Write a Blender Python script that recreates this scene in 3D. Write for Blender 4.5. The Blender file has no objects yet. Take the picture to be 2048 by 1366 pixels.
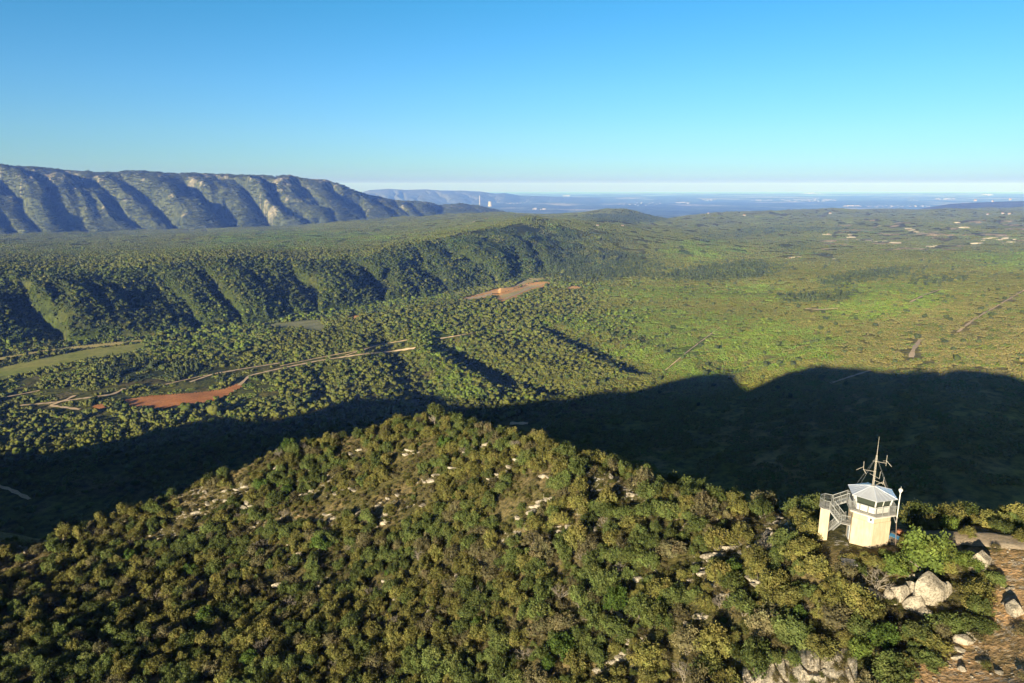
import bpy, math, random
import numpy as np
from mathutils import Vector, Matrix

R = math.radians
scene = bpy.context.scene
COL = scene.collection

# ------------------------------------------------------------------ camera, world, sun
F = 1365.0                                   # focal length in pixels of a 2048 wide frame (24 mm on 36 mm)
PITCH = math.atan((683 - 372) / F)
cp, sp = math.cos(PITCH), math.sin(PITCH)
cam_d = bpy.data.cameras.new("camera"); cam_d.lens = 24; cam_d.sensor_width = 36
cam_d.clip_start = 1.0; cam_d.clip_end = 400000
cam = bpy.data.objects.new("camera", cam_d); COL.objects.link(cam)
cam.location = (0, 0, 0); cam.rotation_euler = (R(90) - PITCH, 0, 0)
scene.camera = cam

SUN_EL, SUN_AZ = math.atan(0.2078), R(31.92)  # light travels towards azimuth 31.9 deg (clockwise from +Y)
w = bpy.data.worlds.new("World"); scene.world = w; w.use_nodes = True
nt = w.node_tree; nt.nodes.clear()
sky = nt.nodes.new("ShaderNodeTexSky"); sky.sky_type = 'NISHITA'; sky.sun_disc = False
sky.sun_elevation = SUN_EL; sky.sun_rotation = SUN_AZ + math.pi
sky.altitude = 700; sky.air_density = 1.0; sky.dust_density = 0.3; sky.ozone_density = 1.6
# tint of the sky by height above the horizon: clean morning air, no yellow band
tcw = nt.nodes.new("ShaderNodeTexCoord"); sep = nt.nodes.new("ShaderNodeSeparateXYZ"); nt.links.new(tcw.outputs['Generated'], sep.inputs[0])
rw = nt.nodes.new("ShaderNodeValToRGB"); nt.links.new(sep.outputs['Z'], rw.inputs[0]); ew = rw.color_ramp.elements
SKYT = [(0.0, (.34, .36, 1.15)), (.014, (.52, .84, 1.58)), (.03, (.56, .96, 1.60)), (.07, (.58, 1.03, 1.62)), (.13, (.52, 1.09, 1.66)), (.25, (.33, 1.12, 1.55)), (.36, (.40, .47, .48)), (.7, (.30, .32, .31))]
while len(ew) < len(SKYT): ew.new(.5)
for el_, (p_, c_) in zip(ew, SKYT): el_.position = p_; el_.color = (*[v / 1.8 for v in c_], 1)
hsv = nt.nodes.new("ShaderNodeMix"); hsv.data_type = 'RGBA'; hsv.blend_type = 'MULTIPLY'; hsv.inputs[0].default_value = 1
bg = nt.nodes.new("ShaderNodeBackground"); bg.inputs[1].default_value = 0.10
ow = nt.nodes.new("ShaderNodeOutputWorld")
nt.links.new(sky.outputs[0], hsv.inputs[6]); nt.links.new(rw.outputs[0], hsv.inputs[7]); nt.links.new(hsv.outputs[2], bg.inputs[0]); nt.links.new(bg.outputs[0], ow.inputs[0])

sl = bpy.data.lights.new("sun", 'SUN'); sl.energy = 5.0; sl.angle = R(0.5); sl.color = (1.0, 0.88, 0.68)
so = bpy.data.objects.new("sun", sl); COL.objects.link(so)
so.rotation_euler = Vector((math.sin(SUN_AZ) * math.cos(SUN_EL), math.cos(SUN_AZ) * math.cos(SUN_EL), -math.sin(SUN_EL))).to_track_quat('-Z', 'Y').to_euler()
scene.view_settings.view_transform = 'Standard'; scene.view_settings.look = 'None'
scene.view_settings.exposure = 1.0; scene.view_settings.gamma = 1
scene.cycles.max_bounces = 6; scene.cycles.diffuse_bounces = 3; scene.cycles.volume_bounces = 0
scene.cycles.transparent_max_bounces = 4

# ------------------------------------------------------------------ helpers
rng = np.random.default_rng(7)
random.seed(7)

def ray(px, py):
    px = np.asarray(px, float) - 1024; py = np.asarray(py, float) - 683
    return px / F, (F * cp - py * sp) / F, -(F * sp + py * cp) / F

def pt(px, py, Z):
    a, b, c = ray(px, py); return np.array([a * Z, b * Z, c * Z])

def proj(x, y, z):
    Z = y * cp - z * sp; Y = -z * cp - y * sp
    Z = np.where(np.abs(Z) < 1e-3, 1e-3, Z)
    return 1024 + F * x / Z, 683 + F * Y / Z, Z

def _h(ix, iy, s):
    n = (ix.astype(np.int64) * 374761393 + iy.astype(np.int64) * 668265263 + s * 974711) & 0xffffffff
    n = ((n ^ (n >> 13)) * 1274126177) & 0xffffffff
    n = n ^ (n >> 16)
    return (n & 0xffffff) / float(0xffffff)

def vnoise(x, y, s=0):
    ix = np.floor(x); iy = np.floor(y); fx = x - ix; fy = y - iy
    fx = fx * fx * (3 - 2 * fx); fy = fy * fy * (3 - 2 * fy)
    a = _h(ix, iy, s); b = _h(ix + 1, iy, s); c = _h(ix, iy + 1, s); d = _h(ix + 1, iy + 1, s)
    return (a + (b - a) * fx) * (1 - fy) + (c + (d - c) * fx) * fy

def fbm(x, y, s=0, o=4):
    v = 0; a = 1; t = 0
    for i in range(o):
        v = v + a * (vnoise(x, y, s + i * 17) * 2 - 1); t += a
        x = x * 2.03 + 11.3; y = y * 2.03 + 5.7; a *= .5
    return v / t

def sstep(a, b, x):
    t = np.clip((x - a) / (b - a), 0, 1); return t * t * (3 - 2 * t)

def in_poly(px, py, poly):
    px = np.asarray(px, float); py = np.asarray(py, float)
    ins = np.zeros(px.shape, bool); n = len(poly); j = n - 1
    for i in range(n):
        xi, yi = poly[i]; xj, yj = poly[j]
        c = ((yi > py) != (yj > py)) & (px < (xj - xi) * (py - yi) / ((yj - yi) or 1e-9) + xi)
        ins ^= c; j = i
    return ins

def dist_poly(x, y, pts):
    d = np.full(np.shape(x), 1e9)
    for (ax, ay), (bx, by) in zip(pts[:-1], pts[1:]):
        vx, vy = bx - ax, by - ay; L = vx * vx + vy * vy + 1e-9
        t = np.clip(((x - ax) * vx + (y - ay) * vy) / L, 0, 1)
        d = np.minimum(d, np.hypot(x - ax - t * vx, y - ay - t * vy))
    return d

def mesh_np(name, V, Fc, mat=None, col=None, smooth=True):
    me = bpy.data.meshes.new(name)
    V = np.asarray(V, np.float32); Fc = np.asarray(Fc, np.int32)
    k = Fc.shape[1]
    me.vertices.add(len(V)); me.vertices.foreach_set("co", V.ravel())
    me.loops.add(Fc.size); me.loops.foreach_set("vertex_index", Fc.ravel())
    me.polygons.add(len(Fc)); me.polygons.foreach_set("loop_start", np.arange(0, Fc.size, k, dtype=np.int32))
    me.update(calc_edges=True)
    me.polygons.foreach_set("use_smooth", np.full(len(Fc), smooth))
    if col is not None:
        a = me.color_attributes.new("Col", 'FLOAT_COLOR', 'POINT')
        c = np.ones((len(V), 4), np.float32); c[:, :3] = col; a.data.foreach_set("color", c.ravel())
    if mat: me.materials.append(mat)
    me.validate()
    return me

def link(name, me, parent=None, loc=None):
    o = bpy.data.objects.new(name, me); COL.objects.link(o)
    if parent: o.parent = parent
    if loc is not None: o.location = loc
    return o

def tag(o, label=None, cat=None, group=None, kind=None):
    if label: o['label'] = label
    if cat: o['category'] = cat
    if group: o['group'] = group
    if kind: o['kind'] = kind
    return o

def empty(name, loc=(0, 0, 0), rz=0, label=None, cat=None, group=None):
    o = bpy.data.objects.new(name, None); COL.objects.link(o); o.location = loc; o.rotation_euler = (0, 0, rz)
    o.empty_display_size = .5
    return tag(o, label, cat, group)

def grid_faces(nr, nc):
    i = np.arange(nr - 1)[:, None] * nc + np.arange(nc - 1)[None, :]
    return np.stack([i, i + 1, i + 1 + nc, i + nc], -1).reshape(-1, 4)

# ---- materials
def new_mat(name):
    m = bpy.data.materials.new(name); m.use_nodes = True; nt = m.node_tree
    b = nt.nodes["Principled BSDF"]; b.inputs['Roughness'].default_value = .85
    b.inputs['Specular IOR Level'].default_value = .15
    return m, nt, b

def N(nt, t, **kw):
    n = nt.nodes.new(t)
    for k, v in kw.items(): setattr(n, k, v)
    return n

def noise_n(nt, scale, detail=4, rough=.55, coord=None):
    n = N(nt, "ShaderNodeTexNoise"); n.inputs['Scale'].default_value = scale; n.inputs['Detail'].default_value = detail
    n.inputs['Roughness'].default_value = rough
    if coord is not None: nt.links.new(coord, n.inputs['Vector'])
    return n

def ramp(nt, src, stops):
    r = N(nt, "ShaderNodeValToRGB"); e = r.color_ramp.elements
    while len(e) < len(stops): e.new(.5)
    for el, (p, c) in zip(e, stops): el.position = p; el.color = (*c, 1) if len(c) == 3 else c
    nt.links.new(src, r.inputs[0]); return r

def mixc(nt, a, b, f, mode='MIX'):
    m = N(nt, "ShaderNodeMix", data_type='RGBA', blend_type=mode)
    for s, v in ((m.inputs[0], f), (m.inputs[6], a), (m.inputs[7], b)):
        if hasattr(v, 'links'): nt.links.new(v, s)
        elif isinstance(v, (int, float)): s.default_value = v
        else: s.default_value = (*v, 1)
    return m.outputs[2]

def bump(nt, b, h, strength, dist):
    n = N(nt, "ShaderNodeBump"); n.inputs['Strength'].default_value = strength; n.inputs['Distance'].default_value = dist
    nt.links.new(h, n.inputs['Height']); nt.links.new(n.outputs[0], b.inputs['Normal'])

def simple_mat(name, c, rough=.7, metal=0, var=.12, scale=3.0, spec=.3):
    m, nt, b = new_mat(name)
    tc = N(nt, "ShaderNodeTexCoord")
    n = noise_n(nt, scale, 5, .6, tc.outputs['Object'])
    r = ramp(nt, n.outputs[0], [(.3, tuple(x * (1 - var) for x in c)), (.7, tuple(min(1, x * (1 + var)) for x in c))])
    nt.links.new(r.outputs[0], b.inputs['Base Color'])
    b.inputs['Roughness'].default_value = rough; b.inputs['Metallic'].default_value = metal; b.inputs['Specular IOR Level'].default_value = spec
    return m

def foliage_mat(name, translucent=.25):
    m, nt, b = new_mat(name)
    at = N(nt, "ShaderNodeAttribute", attribute_type='INSTANCER', attribute_name='tint')
    vc = N(nt, "ShaderNodeAttribute", attribute_type='GEOMETRY', attribute_name='Col')
    c = mixc(nt, at.outputs['Color'], vc.outputs['Color'], 1.0, 'MULTIPLY')
    nt.links.new(c, b.inputs['Base Color']); b.inputs['Roughness'].default_value = .7
    if translucent:
        tr = N(nt, "ShaderNodeBsdfTranslucent"); nt.links.new(c, tr.inputs[0])
        mx = N(nt, "ShaderNodeMixShader"); mx.inputs[0].default_value = translucent
        nt.links.new(b.outputs[0], mx.inputs[1]); nt.links.new(tr.outputs[0], mx.inputs[2])
        nt.links.new(mx.outputs[0], nt.nodes["Material Output"].inputs[0])
    return m

M_LEAF = foliage_mat("leaves", .2)
M_CROWN = foliage_mat("distant_leaves", 0)
M_BARK = simple_mat("bark", (.20, .17, .13), .9)
M_DEAD = simple_mat("dead_wood", (.25, .215, .165), .9)

def rock_mat(name, base=(.50, .44, .35)):
    m, nt, b = new_mat(name)
    base = (.47, .41, .315)
    g = N(nt, "ShaderNodeNewGeometry")
    n1 = noise_n(nt, .9, 6, .65, g.outputs['Position']); n2 = noise_n(nt, 5.0, 5, .7, g.outputs['Position'])
    r = ramp(nt, n1.outputs[0], [(.3, tuple(x * .55 for x in base)), (.48, base), (.7, (min(1, base[0] * 1.25), base[1] * 1.25, base[2] * 1.22))])
    r2 = ramp(nt, n2.outputs[0], [(.38, (.28, .27, .25)), (.52, (1, 1, 1))])
    nt.links.new(mixc(nt, r.outputs[0], r2.outputs[0], .8, 'MULTIPLY'), b.inputs['Base Color'])
    bump(nt, b, n2.outputs[0], .8, .25)
    return m
M_ROCK = rock_mat("limestone")

def terrain_mat(name, s1, s2, bumpd, speck=None):
    """vertex colour x world-space mottling; speck = (scale, threshold, colour)"""
    m, nt, b = new_mat(name)
    g = N(nt, "ShaderNodeNewGeometry")
    vc = N(nt, "ShaderNodeAttribute", attribute_type='GEOMETRY', attribute_name='Col')
    n1 = noise_n(nt, s1, 5, .6, g.outputs['Position']); n2 = noise_n(nt, s2, 4, .65, g.outputs['Position'])
    r1 = ramp(nt, n1.outputs[0], [(.3, (.62, .68, .6)), (.7, (1.35, 1.28, 1.2))])
    r2 = ramp(nt, n2.outputs[0], [(.36, (.45, .5, .45)), (.6, (1.3, 1.27, 1.2))])
    c = mixc(nt, vc.outputs['Color'], r1.outputs[0], 1.0, 'MULTIPLY')
    c = mixc(nt, c, r2.outputs[0], 1.0, 'MULTIPLY')
    if speck:
        n3 = noise_n(nt, speck[0], 6, .7, g.outputs['Position'])
        r3 = ramp(nt, n3.outputs[0], [(speck[1], (0, 0, 0)), (speck[1] + .05, (1, 1, 1))])
        # rock shows only where the vertex alpha-like blue channel of 'Rock' says so
        ra = N(nt, "ShaderNodeAttribute", attribute_type='GEOMETRY', attribute_name='Rock')
        mu = N(nt, "ShaderNodeMath", operation='MULTIPLY'); nt.links.new(r3.outputs[0], mu.inputs[0]); nt.links.new(ra.outputs['Fac'], mu.inputs[1])
        c = mixc(nt, c, speck[2], mu.outputs[0])
    nt.links.new(c, b.inputs['Base Color'])
    bump(nt, b, n2.outputs[0], 1.0, bumpd)
    return m

def add_float(me, name, v):
    a = me.attributes.new(name, 'FLOAT', 'POINT'); a.data.foreach_set("value", np.asarray(v, np.float32).ravel())

# ------------------------------------------------------------------ valley terrain: a loft of curves given along sight lines
EDGE = [(-200, 915), (0, 903), (100, 895), (250, 880), (370, 847), (500, 832), (600, 829), (650, 815), (725, 796), (780, 791), (870, 791), (925, 800), (1024, 806),
        (1174, 790), (1274, 780), (1349, 760), (1474, 750), (1524, 760), (1599, 761), (1664, 771), (1699, 772), (1724, 757), (1789, 756), (1834, 742), (1899, 735), (1974, 739), (2048, 750), (2250, 770)]
def edge_z(px): return np.interp(px, [0, 370, 650, 925, 1174, 1349, 1524, 1700, 1899, 2048], [-265, -263, -258, -255, -250, -243, -230, -212, -190, -188])

def cz(lst):      # (px, py, z) -> sorted (q, y, z)
    out = []
    for px, py, z in lst:
        a, b, c = ray(px, py); k = z / c; out.append((a / b, b * k, z))
    return np.array(sorted(out))
def cy(lst):      # (px, py, ydist)
    out = []
    for px, py, y in lst:
        a, b, c = ray(px, py); out.append((a / b, y, c / b * y))
    return np.array(sorted(out))

QMIN, QMAX, NC = -1.02, 1.02, 900
Q = np.linspace(QMIN, QMAX, NC)
curves = [
    ('w', 230, [(-1, -275), (1, -230)]),
    ('w', 500, [(-1, -272), (-.3, -265), (.3, -248), (.7, -208), (1, -204)]),
    ('z', [(px, py, float(edge_z(px))) for px, py in EDGE]),
    ('z', [(0, 800, -268), (250, 812, -264), (470, 772, -257), (820, 702, -246), (1100, 690, -243), (1350, 700, -236), (1500, 700, -225), (1700, 700, -204), (2048, 690, -186)]),
    ('z', [(0, 768, -271), (90, 748, -267), (250, 716, -262), (460, 697, -258), (560, 674, -254), (720, 641, -246), (800, 626, -242), (900, 606, -240), (1000, 600, -240), (1200, 595, -240), (1500, 605, -226), (2048, 600, -191)]),
    ('z', [(0, 751, -281), (250, 708, -280), (460, 682, -280), (720, 634, -270), (900, 599, -262), (1000, 590, -250), (1200, 578, -245), (1500, 585, -228), (2048, 585, -193)]),
    ('z', [(0, 700, -282), (300, 672, -282), (500, 650, -280), (700, 618, -276), (900, 587, -271), (1100, 555, -262), (1250, 540, -258), (1500, 555, -229), (2048, 560, -198)]),
    ('y', [(0, 545, 1520), (150, 546, 1580), (230, 541, 1620), (300, 527, 1680), (450, 511, 1760), (600, 519, 1850), (700, 513, 1930), (800, 491, 2080), (900, 469, 2300), (1000, 449, 2560), (1060, 441, 2800), (1150, 449, 2950), (1300, 470, 3000), (1500, 502, 2800), (1700, 505, 2650), (2048, 503, 2550)]),
    ('y', [(0, 502, 2500), (300, 496, 2700), (600, 482, 3000), (800, 467, 3300), (1000, 441, 3700), (1100, 437, 4000), (1200, 436, 4200), (1300, 452, 4200), (1500, 466, 4000), (1700, 472, 3700), (2048, 468, 3700)]),
    ('y', [(0, 471, 4700), (400, 464, 4900), (600, 452, 5200), (800, 433, 5600), (900, 429, 5600), (1000, 425, 5600), (1090, 430, 5700), (1180, 430, 5500), (1235, 424, 5500), (1300, 438, 5500), (1400, 434, 6000), (1500, 430, 6600), (1630, 422, 7600), (1800, 421, 8200), (2048, 414, 8800)]),
    ('d', 2200, -420),
    ('d', 5200, -640),
]
CY, CZ = [], []
for c in curves:
    if c[0] == 'w':
        CY.append(np.full(NC, float(c[1]))); CZ.append(np.interp(Q, [a for a, b in c[2]], [b for a, b in c[2]]))
    elif c[0] == 'd':
        CY.append(CY[9] + c[1]); CZ.append(np.full(NC, float(c[2])))
    else:
        A = cz(c[1]) if c[0] == 'z' else cy(c[1])
        CY.append(np.interp(Q, A[:, 0], A[:, 1])); CZ.append(np.interp(Q, A[:, 0], A[:, 2]))
CY = np.array(CY); CZ = np.array(CZ)
for i in range(1, len(CY)):
    CY[i] = np.maximum(CY[i], CY[i - 1] + 25)
segn = [20, 60, 50, 60, 50, 60, 110, 90, 80, 24, 10]
T = np.concatenate([np.linspace(i, i + 1, n, endpoint=False) for i, n in enumerate(segn)] + [[len(segn)]])
i0 = np.minimum(T.astype(int), len(CY) - 2); ft = (T - i0)[:, None]
VY = CY[i0] * (1 - ft) + CY[i0 + 1] * ft
VZ = CZ[i0] * (1 - ft) + CZ[i0 + 1] * ft
def smooth_rows(A, k):
    P = np.pad(A, ((k, k), (0, 0)), mode='edge'); c = np.cumsum(np.vstack([np.zeros((1, A.shape[1])), P]), 0)
    return (c[2 * k + 1:] - c[:-2 * k - 1]) / (2 * k + 1)
def smooth_cols(A, k): return smooth_rows(A.T, k).T
VZ = smooth_cols(smooth_rows(smooth_rows(VZ, 5), 4), 6)
VY = smooth_cols(VY, 6)
VX = VY * Q[None, :]
PXv, PYv, _ = proj(VX, VY, VZ)

def v_ground(px, py):
    """first point where the sight line of a pixel meets the valley sheet"""
    a, b, c = ray(px, py); q = float(a / b); s = float(c / b)
    fi = (q - QMIN) / (QMAX - QMIN) * (NC - 1); i = int(np.clip(fi, 0, NC - 2)); f = np.clip(fi - i, 0, 1)
    ys = VY[:, i] * (1 - f) + VY[:, i + 1] * f; zs = VZ[:, i] * (1 - f) + VZ[:, i + 1] * f
    k = np.nonzero(zs >= s * ys)[0]
    k = k[0] if len(k) else len(ys) - 1
    if k > 0:
        d0 = zs[k - 1] - s * ys[k - 1]; d1 = zs[k] - s * ys[k]; t = np.clip(-d0 / (d1 - d0 + 1e-9), 0, 1)
        y = ys[k - 1] + (ys[k] - ys[k - 1]) * t; z = zs[k - 1] + (zs[k] - zs[k - 1]) * t
    else: y, z = ys[0], zs[0]
    return np.array([q * y, y, z])

def v_height(x, y):
    x = np.atleast_1d(np.asarray(x, float)); y = np.atleast_1d(np.asarray(y, float)); out = np.empty(len(x))
    for n in range(len(x)):
        fi = (x[n] / y[n] - QMIN) / (QMAX - QMIN) * (NC - 1); i = int(np.clip(fi, 0, NC - 2)); f = np.clip(fi - i, 0, 1)
        out[n] = np.interp(y[n], VY[:, i], VZ[:, i]) * (1 - f) + np.interp(y[n], VY[:, i + 1], VZ[:, i + 1]) * f
    return out

# gullies on the near slopes, drawn along their beds
def bed(pts): return [tuple(v_ground(*p)[:2]) for p in pts]
gul = [([(770, 680), (810, 715), (840, 755), (868, 800)], 8, 24), ([(900, 690), (945, 722), (1006, 748), (1098, 776)], 10, 26),
       ([(1120, 660), (1189, 692), (1290, 736)], 8, 26), ([(640, 740), (650, 800)], 4, 14), ([(1000, 760), (1030, 800)], 4, 14), ([(1640, 660), (1560, 700), (1480, 730)], 6, 30)]
beds = [(bed(g), d, wd) for g, d, wd in gul]
hillm = sstep(1.5, 2.2, T)[:, None] * (1 - sstep(4.6, 5.2, T)[:, None])
for g, d, wd in beds:
    dd = dist_poly(VX, VY, g); VZ -= d * np.exp(-(dd / wd) ** 2) * (1 - .0 * dd)
    VZ += .45 * d * np.exp(-((dd - 2.1 * wd) / wd) ** 2)
# ravines and spurs on the long wooded ridge at left
rt = [-500, -280, 10, 285, 400, 560, 690, 800, 872, 950, 1000, 1075, 1130, 1250, 1400, 2400]
rb = [-400, -170, 150, 410, 500, 665, 800, 905, 990, 1075, 1120, 1190, 1250, 1350, 1500, 2500]
ra_ = [1, 1.1, 1.35, .6, .8, 1.0, .9, .6, .75, .45, .45, .35, .3, .3, .3]
rp_ = [.5, .45, .42, .55, .48, .42, .5, .55, .45, .6, .5, .6, .6, .6, .6]
def spur_phase(px, t, tops, bots, seed, amps=None, pw=None):
    wob = fbm(px / 70., t * 2.2, seed, 4) * 44
    out = np.zeros_like(px)
    K = len(tops)
    for k in range(K - 1):
        a = bots[k] + (tops[k] - bots[k]) * t + wob; b = bots[k + 1] + (tops[k + 1] - bots[k + 1]) * t + wob
        ph = (px - a) / np.maximum(b - a, 5)
        m = (ph >= 0) & (ph < 1)
        ph2 = np.clip(ph, 0, 1) ** (pw[k] if pw else .5 + .22 * ((k * .37 + .1) % 1))
        out = np.where(m, np.sin(np.pi * ph2) ** .8 * (amps[k] if amps else .7 + .6 * ((k * 0.618 + .3) % 1)), out)
    return out
t67 = (T - 6)[:, None] * np.ones((1, NC)); tt = np.clip(t67, 0, 1)
px_r = PXv
env = np.clip(np.sin(np.pi * tt ** .62), 0, 1) ** .8 * ((t67 > 0) & (t67 < 1))
fadeR = 1 - sstep(1080, 1330, PXv)
sp_h = spur_phase(px_r, tt, rt, rb, 91, ra_, rp_)
sub = 1 - 2 * np.abs(fbm((px_r + 110 * tt) / 42., tt * 1.6, 17, 3))
sp_h = sp_h + .2 * sub
VZ += env * fadeR * (sp_h - .62) * 41
# broad relief + small relief
far = np.clip(VY / 2500, .25, 1.6)
rel = fbm(VX / 420., VY / 420., 3, 5) * 12 * far + fbm(VX / 90., VY / 90., 31, 3) * 2.6
keep = sstep(1.9, 2.6, T)[:, None]                       # calmer under the shadow line
VZ += rel * (.25 + .75 * keep) * np.where((T[:, None] > 4.9) & (T[:, None] < 6.05) & (PXv < 1000), .15, 1)
# scattered hills on the far plateau
VZ += sstep(7.1, 7.6, T)[:, None] * (1 - sstep(9.0, 9.6, T))[:, None] * fbm(VX / 900., VY / 500., 77, 4) * 44 * sstep(900, 1500, PXv)
for kx, ky, kyd, kr, kh in [(1245, 432, 5350, 330, 30), (1190, 434, 5300, 260, 18), (1290, 436, 5300, 200, 28), (1060, 444, 2850, 120, 18), (1480, 432, 6300, 500, 30), (1650, 426, 7200, 600, 30), (1900, 436, 6500, 500, 45), (1750, 448, 5200, 350, 35), (2030, 450, 5000, 300, 30), (1560, 500, 2900, 220, 14), (1800, 520, 2300, 200, 12), (1480, 640, 1350, 120, 9), (1750, 640, 1250, 140, 9), (1300, 600, 1500, 110, 8)]:
    ka, kb, _k = ray(kx, ky); VZ += kh * np.exp(-(((VX - ka / kb * kyd) / kr) ** 2 + ((VY - kyd) / (kr * .8)) ** 2))
PXv, PYv, _ = proj(VX, VY, VZ)

# region colours -----------------------------------------------------------
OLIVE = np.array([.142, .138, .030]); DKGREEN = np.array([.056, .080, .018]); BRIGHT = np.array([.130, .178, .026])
MIDG = np.array([.108, .126, .025]); BROWN = np.array([.215, .178, .066]); PINE = np.array([.055, .072, .022])
G_BRIGHT = [[(285, 700), (330, 655), (400, 645), (560, 665), (520, 690), (400, 720), (290, 712)],
            [(820, 640), (900, 650), (930, 700), (960, 760), (1000, 800), (880, 800), (840, 700)],
            [(1050, 640), (1300, 612), (1560, 640), (1720, 690), (1500, 700), (1200, 670)],
            [(1150, 700), (1300, 680), (1660, 700), (1560, 740), (1360, 760), (1200, 700)],
            [(1880, 505), (2100, 500), (2100, 545), (1990, 540)], [(400, 475), (560, 462), (760, 462), (800, 478), (650, 492), (420, 496)],
            [(1300, 490), (1420, 480), (1500, 500), (1440, 520), (1320, 510)], [(1080, 560), (1250, 575), (1560, 570), (1560, 600), (1280, 600)],
            [(1680, 575), (1860, 560), (1900, 600), (1760, 640), (1640, 640)], [(560, 620), (900, 585), (900, 600), (700, 632), (560, 650)],
            [(0, 640), (300, 660), (500, 600), (700, 610), (400, 680), (0, 700)]]
G_PINE = [[(1060, 515), (1250, 505), (1320, 540), (1180, 565), (1090, 555)], [(1340, 540), (1500, 520), (1560, 545), (1480, 558), (1350, 560)],
          [(1620, 560), (1800, 535), (1830, 545), (1660, 575)], [(1560, 590), (1720, 585), (1700, 603), (1580, 605)],
          [(250, 720), (420, 730), (500, 760), (300, 770), (170, 750)], [(1180, 428), (1320, 428), (1320, 445), (1180, 440)]]
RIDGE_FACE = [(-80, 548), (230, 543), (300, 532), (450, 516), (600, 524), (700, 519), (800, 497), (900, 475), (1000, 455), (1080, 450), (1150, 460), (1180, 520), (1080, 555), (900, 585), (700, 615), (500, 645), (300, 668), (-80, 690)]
def region(px, py, x, y, rnd, tone):
    """tint and class for vegetation at a place; rnd uniform, tone world noise"""
    n = len(px)
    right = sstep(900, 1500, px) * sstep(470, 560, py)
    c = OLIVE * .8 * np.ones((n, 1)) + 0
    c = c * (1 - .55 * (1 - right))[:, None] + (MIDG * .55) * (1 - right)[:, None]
    wr = np.clip(right * 1.15, 0, 1)[:, None]
    brown = sstep(1450, 2000, px) * sstep(540, 700, py)
    c = c * (1 - .6 * brown[:, None]) + BROWN * .95 * .6 * brown[:, None]
    pick = rnd[:, 0]
    c = np.where((pick > .70)[:, None], MIDG * (1.0 + .25 * tone)[:, None], c)
    c = np.where((pick > .9)[:, None], DKGREEN, c)
    c = np.where((pick < .07 + .12 * (tone > .25))[:, None], BRIGHT * .62, c)
    for g in G_BRIGHT:
        m = in_poly(px + (rnd[:, 1] - .5) * 50, py + (rnd[:, 2] - .5) * 14, g) & (rnd[:, 3] < .62)
        c = np.where(m[:, None], BRIGHT * (.62 + .4 * rnd[:, 0:1]), c)
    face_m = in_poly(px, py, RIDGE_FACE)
    c = np.where((face_m & (rnd[:, 3] > .12) & (rnd[:, 0] > .15))[:, None], DKGREEN * .72 + .12 * c, c)  # dark oak tint, deepened to stand in for shade on the ridge face
    pine = np.zeros(n, bool)
    for g in G_PINE:
        m = in_poly(px + (rnd[:, 1] - .5) * 50, py + (rnd[:, 2] - .5) * 12, g) & (rnd[:, 3] < .6)
        c = np.where(m[:, None], PINE, c); pine |= m
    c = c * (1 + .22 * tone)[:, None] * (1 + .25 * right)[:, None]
    return np.clip(c, .01, 1), pine

shp = VX.shape
rnd0 = rng.random((VX.size, 4)); rnd0[:, 0] = .3 + .3 * rnd0[:, 0]; rnd0[:, 3] = .3
tone0 = fbm(VX / 160., VY / 160., 8, 4).ravel()
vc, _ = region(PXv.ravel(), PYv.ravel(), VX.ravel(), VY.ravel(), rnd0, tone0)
soil = np.array([.17, .125, .066])
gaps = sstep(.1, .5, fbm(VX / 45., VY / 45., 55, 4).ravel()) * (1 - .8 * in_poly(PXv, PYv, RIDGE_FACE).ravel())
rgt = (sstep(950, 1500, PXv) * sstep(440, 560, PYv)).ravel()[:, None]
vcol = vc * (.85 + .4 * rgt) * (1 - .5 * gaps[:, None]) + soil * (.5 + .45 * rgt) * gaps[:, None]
ochre = ((PXv > 1640) & (PYv > 440) & (PYv < 500)).ravel() * sstep(.16, .36, fbm(VX / 120., VY / 60., 13, 5).ravel())
vcol = vcol * (1 - ochre[:, None]) + np.array([.46, .37, .25]) * ochre[:, None]
M_VAL = terrain_mat("garrigue_ground", .02, .12, 2.5)
V = np.stack([VX, VY, VZ], -1).reshape(-1, 3)
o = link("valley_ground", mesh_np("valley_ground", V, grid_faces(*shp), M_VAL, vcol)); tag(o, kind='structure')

# ------------------------------------------------------------------ near hill (camera side lit, far side falls into the valley)
dS = np.array([math.sin(SUN_AZ), math.cos(SUN_AZ)]); pS = np.array([dS[1], -dS[0]]); tS = math.tan(SUN_EL)
crest_vis = [(-60, 1125, 148), (0, 1108, 152), (120, 1076, 158), (240, 1032, 164), (330, 1003, 168), (420, 962, 172), (560, 905, 177), (640, 892, 178), (740, 862, 180),
             (800, 846, 177), (860, 842, 175), (920, 864, 165), (1000, 880, 152), (1060, 898, 142), (1150, 930, 126), (1240, 962, 120), (1350, 997, 110),
             (1480, 1033, 99), (1600, 1053, 91), (1745, 1066, 83.5), (1850, 1066, 83), (1950, 1064, 80), (2048, 1078, 78)]
cv = [pt(*c) for c in crest_vis]
cu = [float(q[:2] @ pS) for q in cv]; ca = [float(q[:2] @ dS) for q in cv]; czz = [float(q[2]) for q in cv]
hid = []
for px, py in EDGE:
    a, b, c = ray(px, py); k = float(edge_z(px)) / c; x, y, z = a * k, b * k, c * k
    u = x * pS[0] + y * pS[1]; v = z + tS * (x * dS[0] + y * dS[1])
    if u < min(cu) - 15:
        aa = max(-170., 62 + (u - min(cu)) * 1.3) ; hid.append((u, aa, v - tS * aa))
for u_, v_ in [(24, -15), (50, -12), (78, -12), (110, -16), (160, -22), (300, -40)]: hid.append((u_, 62., v_ - tS * 62.))
hid.sort()
hid = [(hid[0][0] - 900, -170., hid[0][2] - 60)] + hid
pts_c = sorted(hid + list(zip(cu, ca, czz)))
CU = np.array([p[0] for p in pts_c]); CA = np.array([p[1] for p in pts_c]); CZc = np.array([p[2] for p in pts_c])
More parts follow.
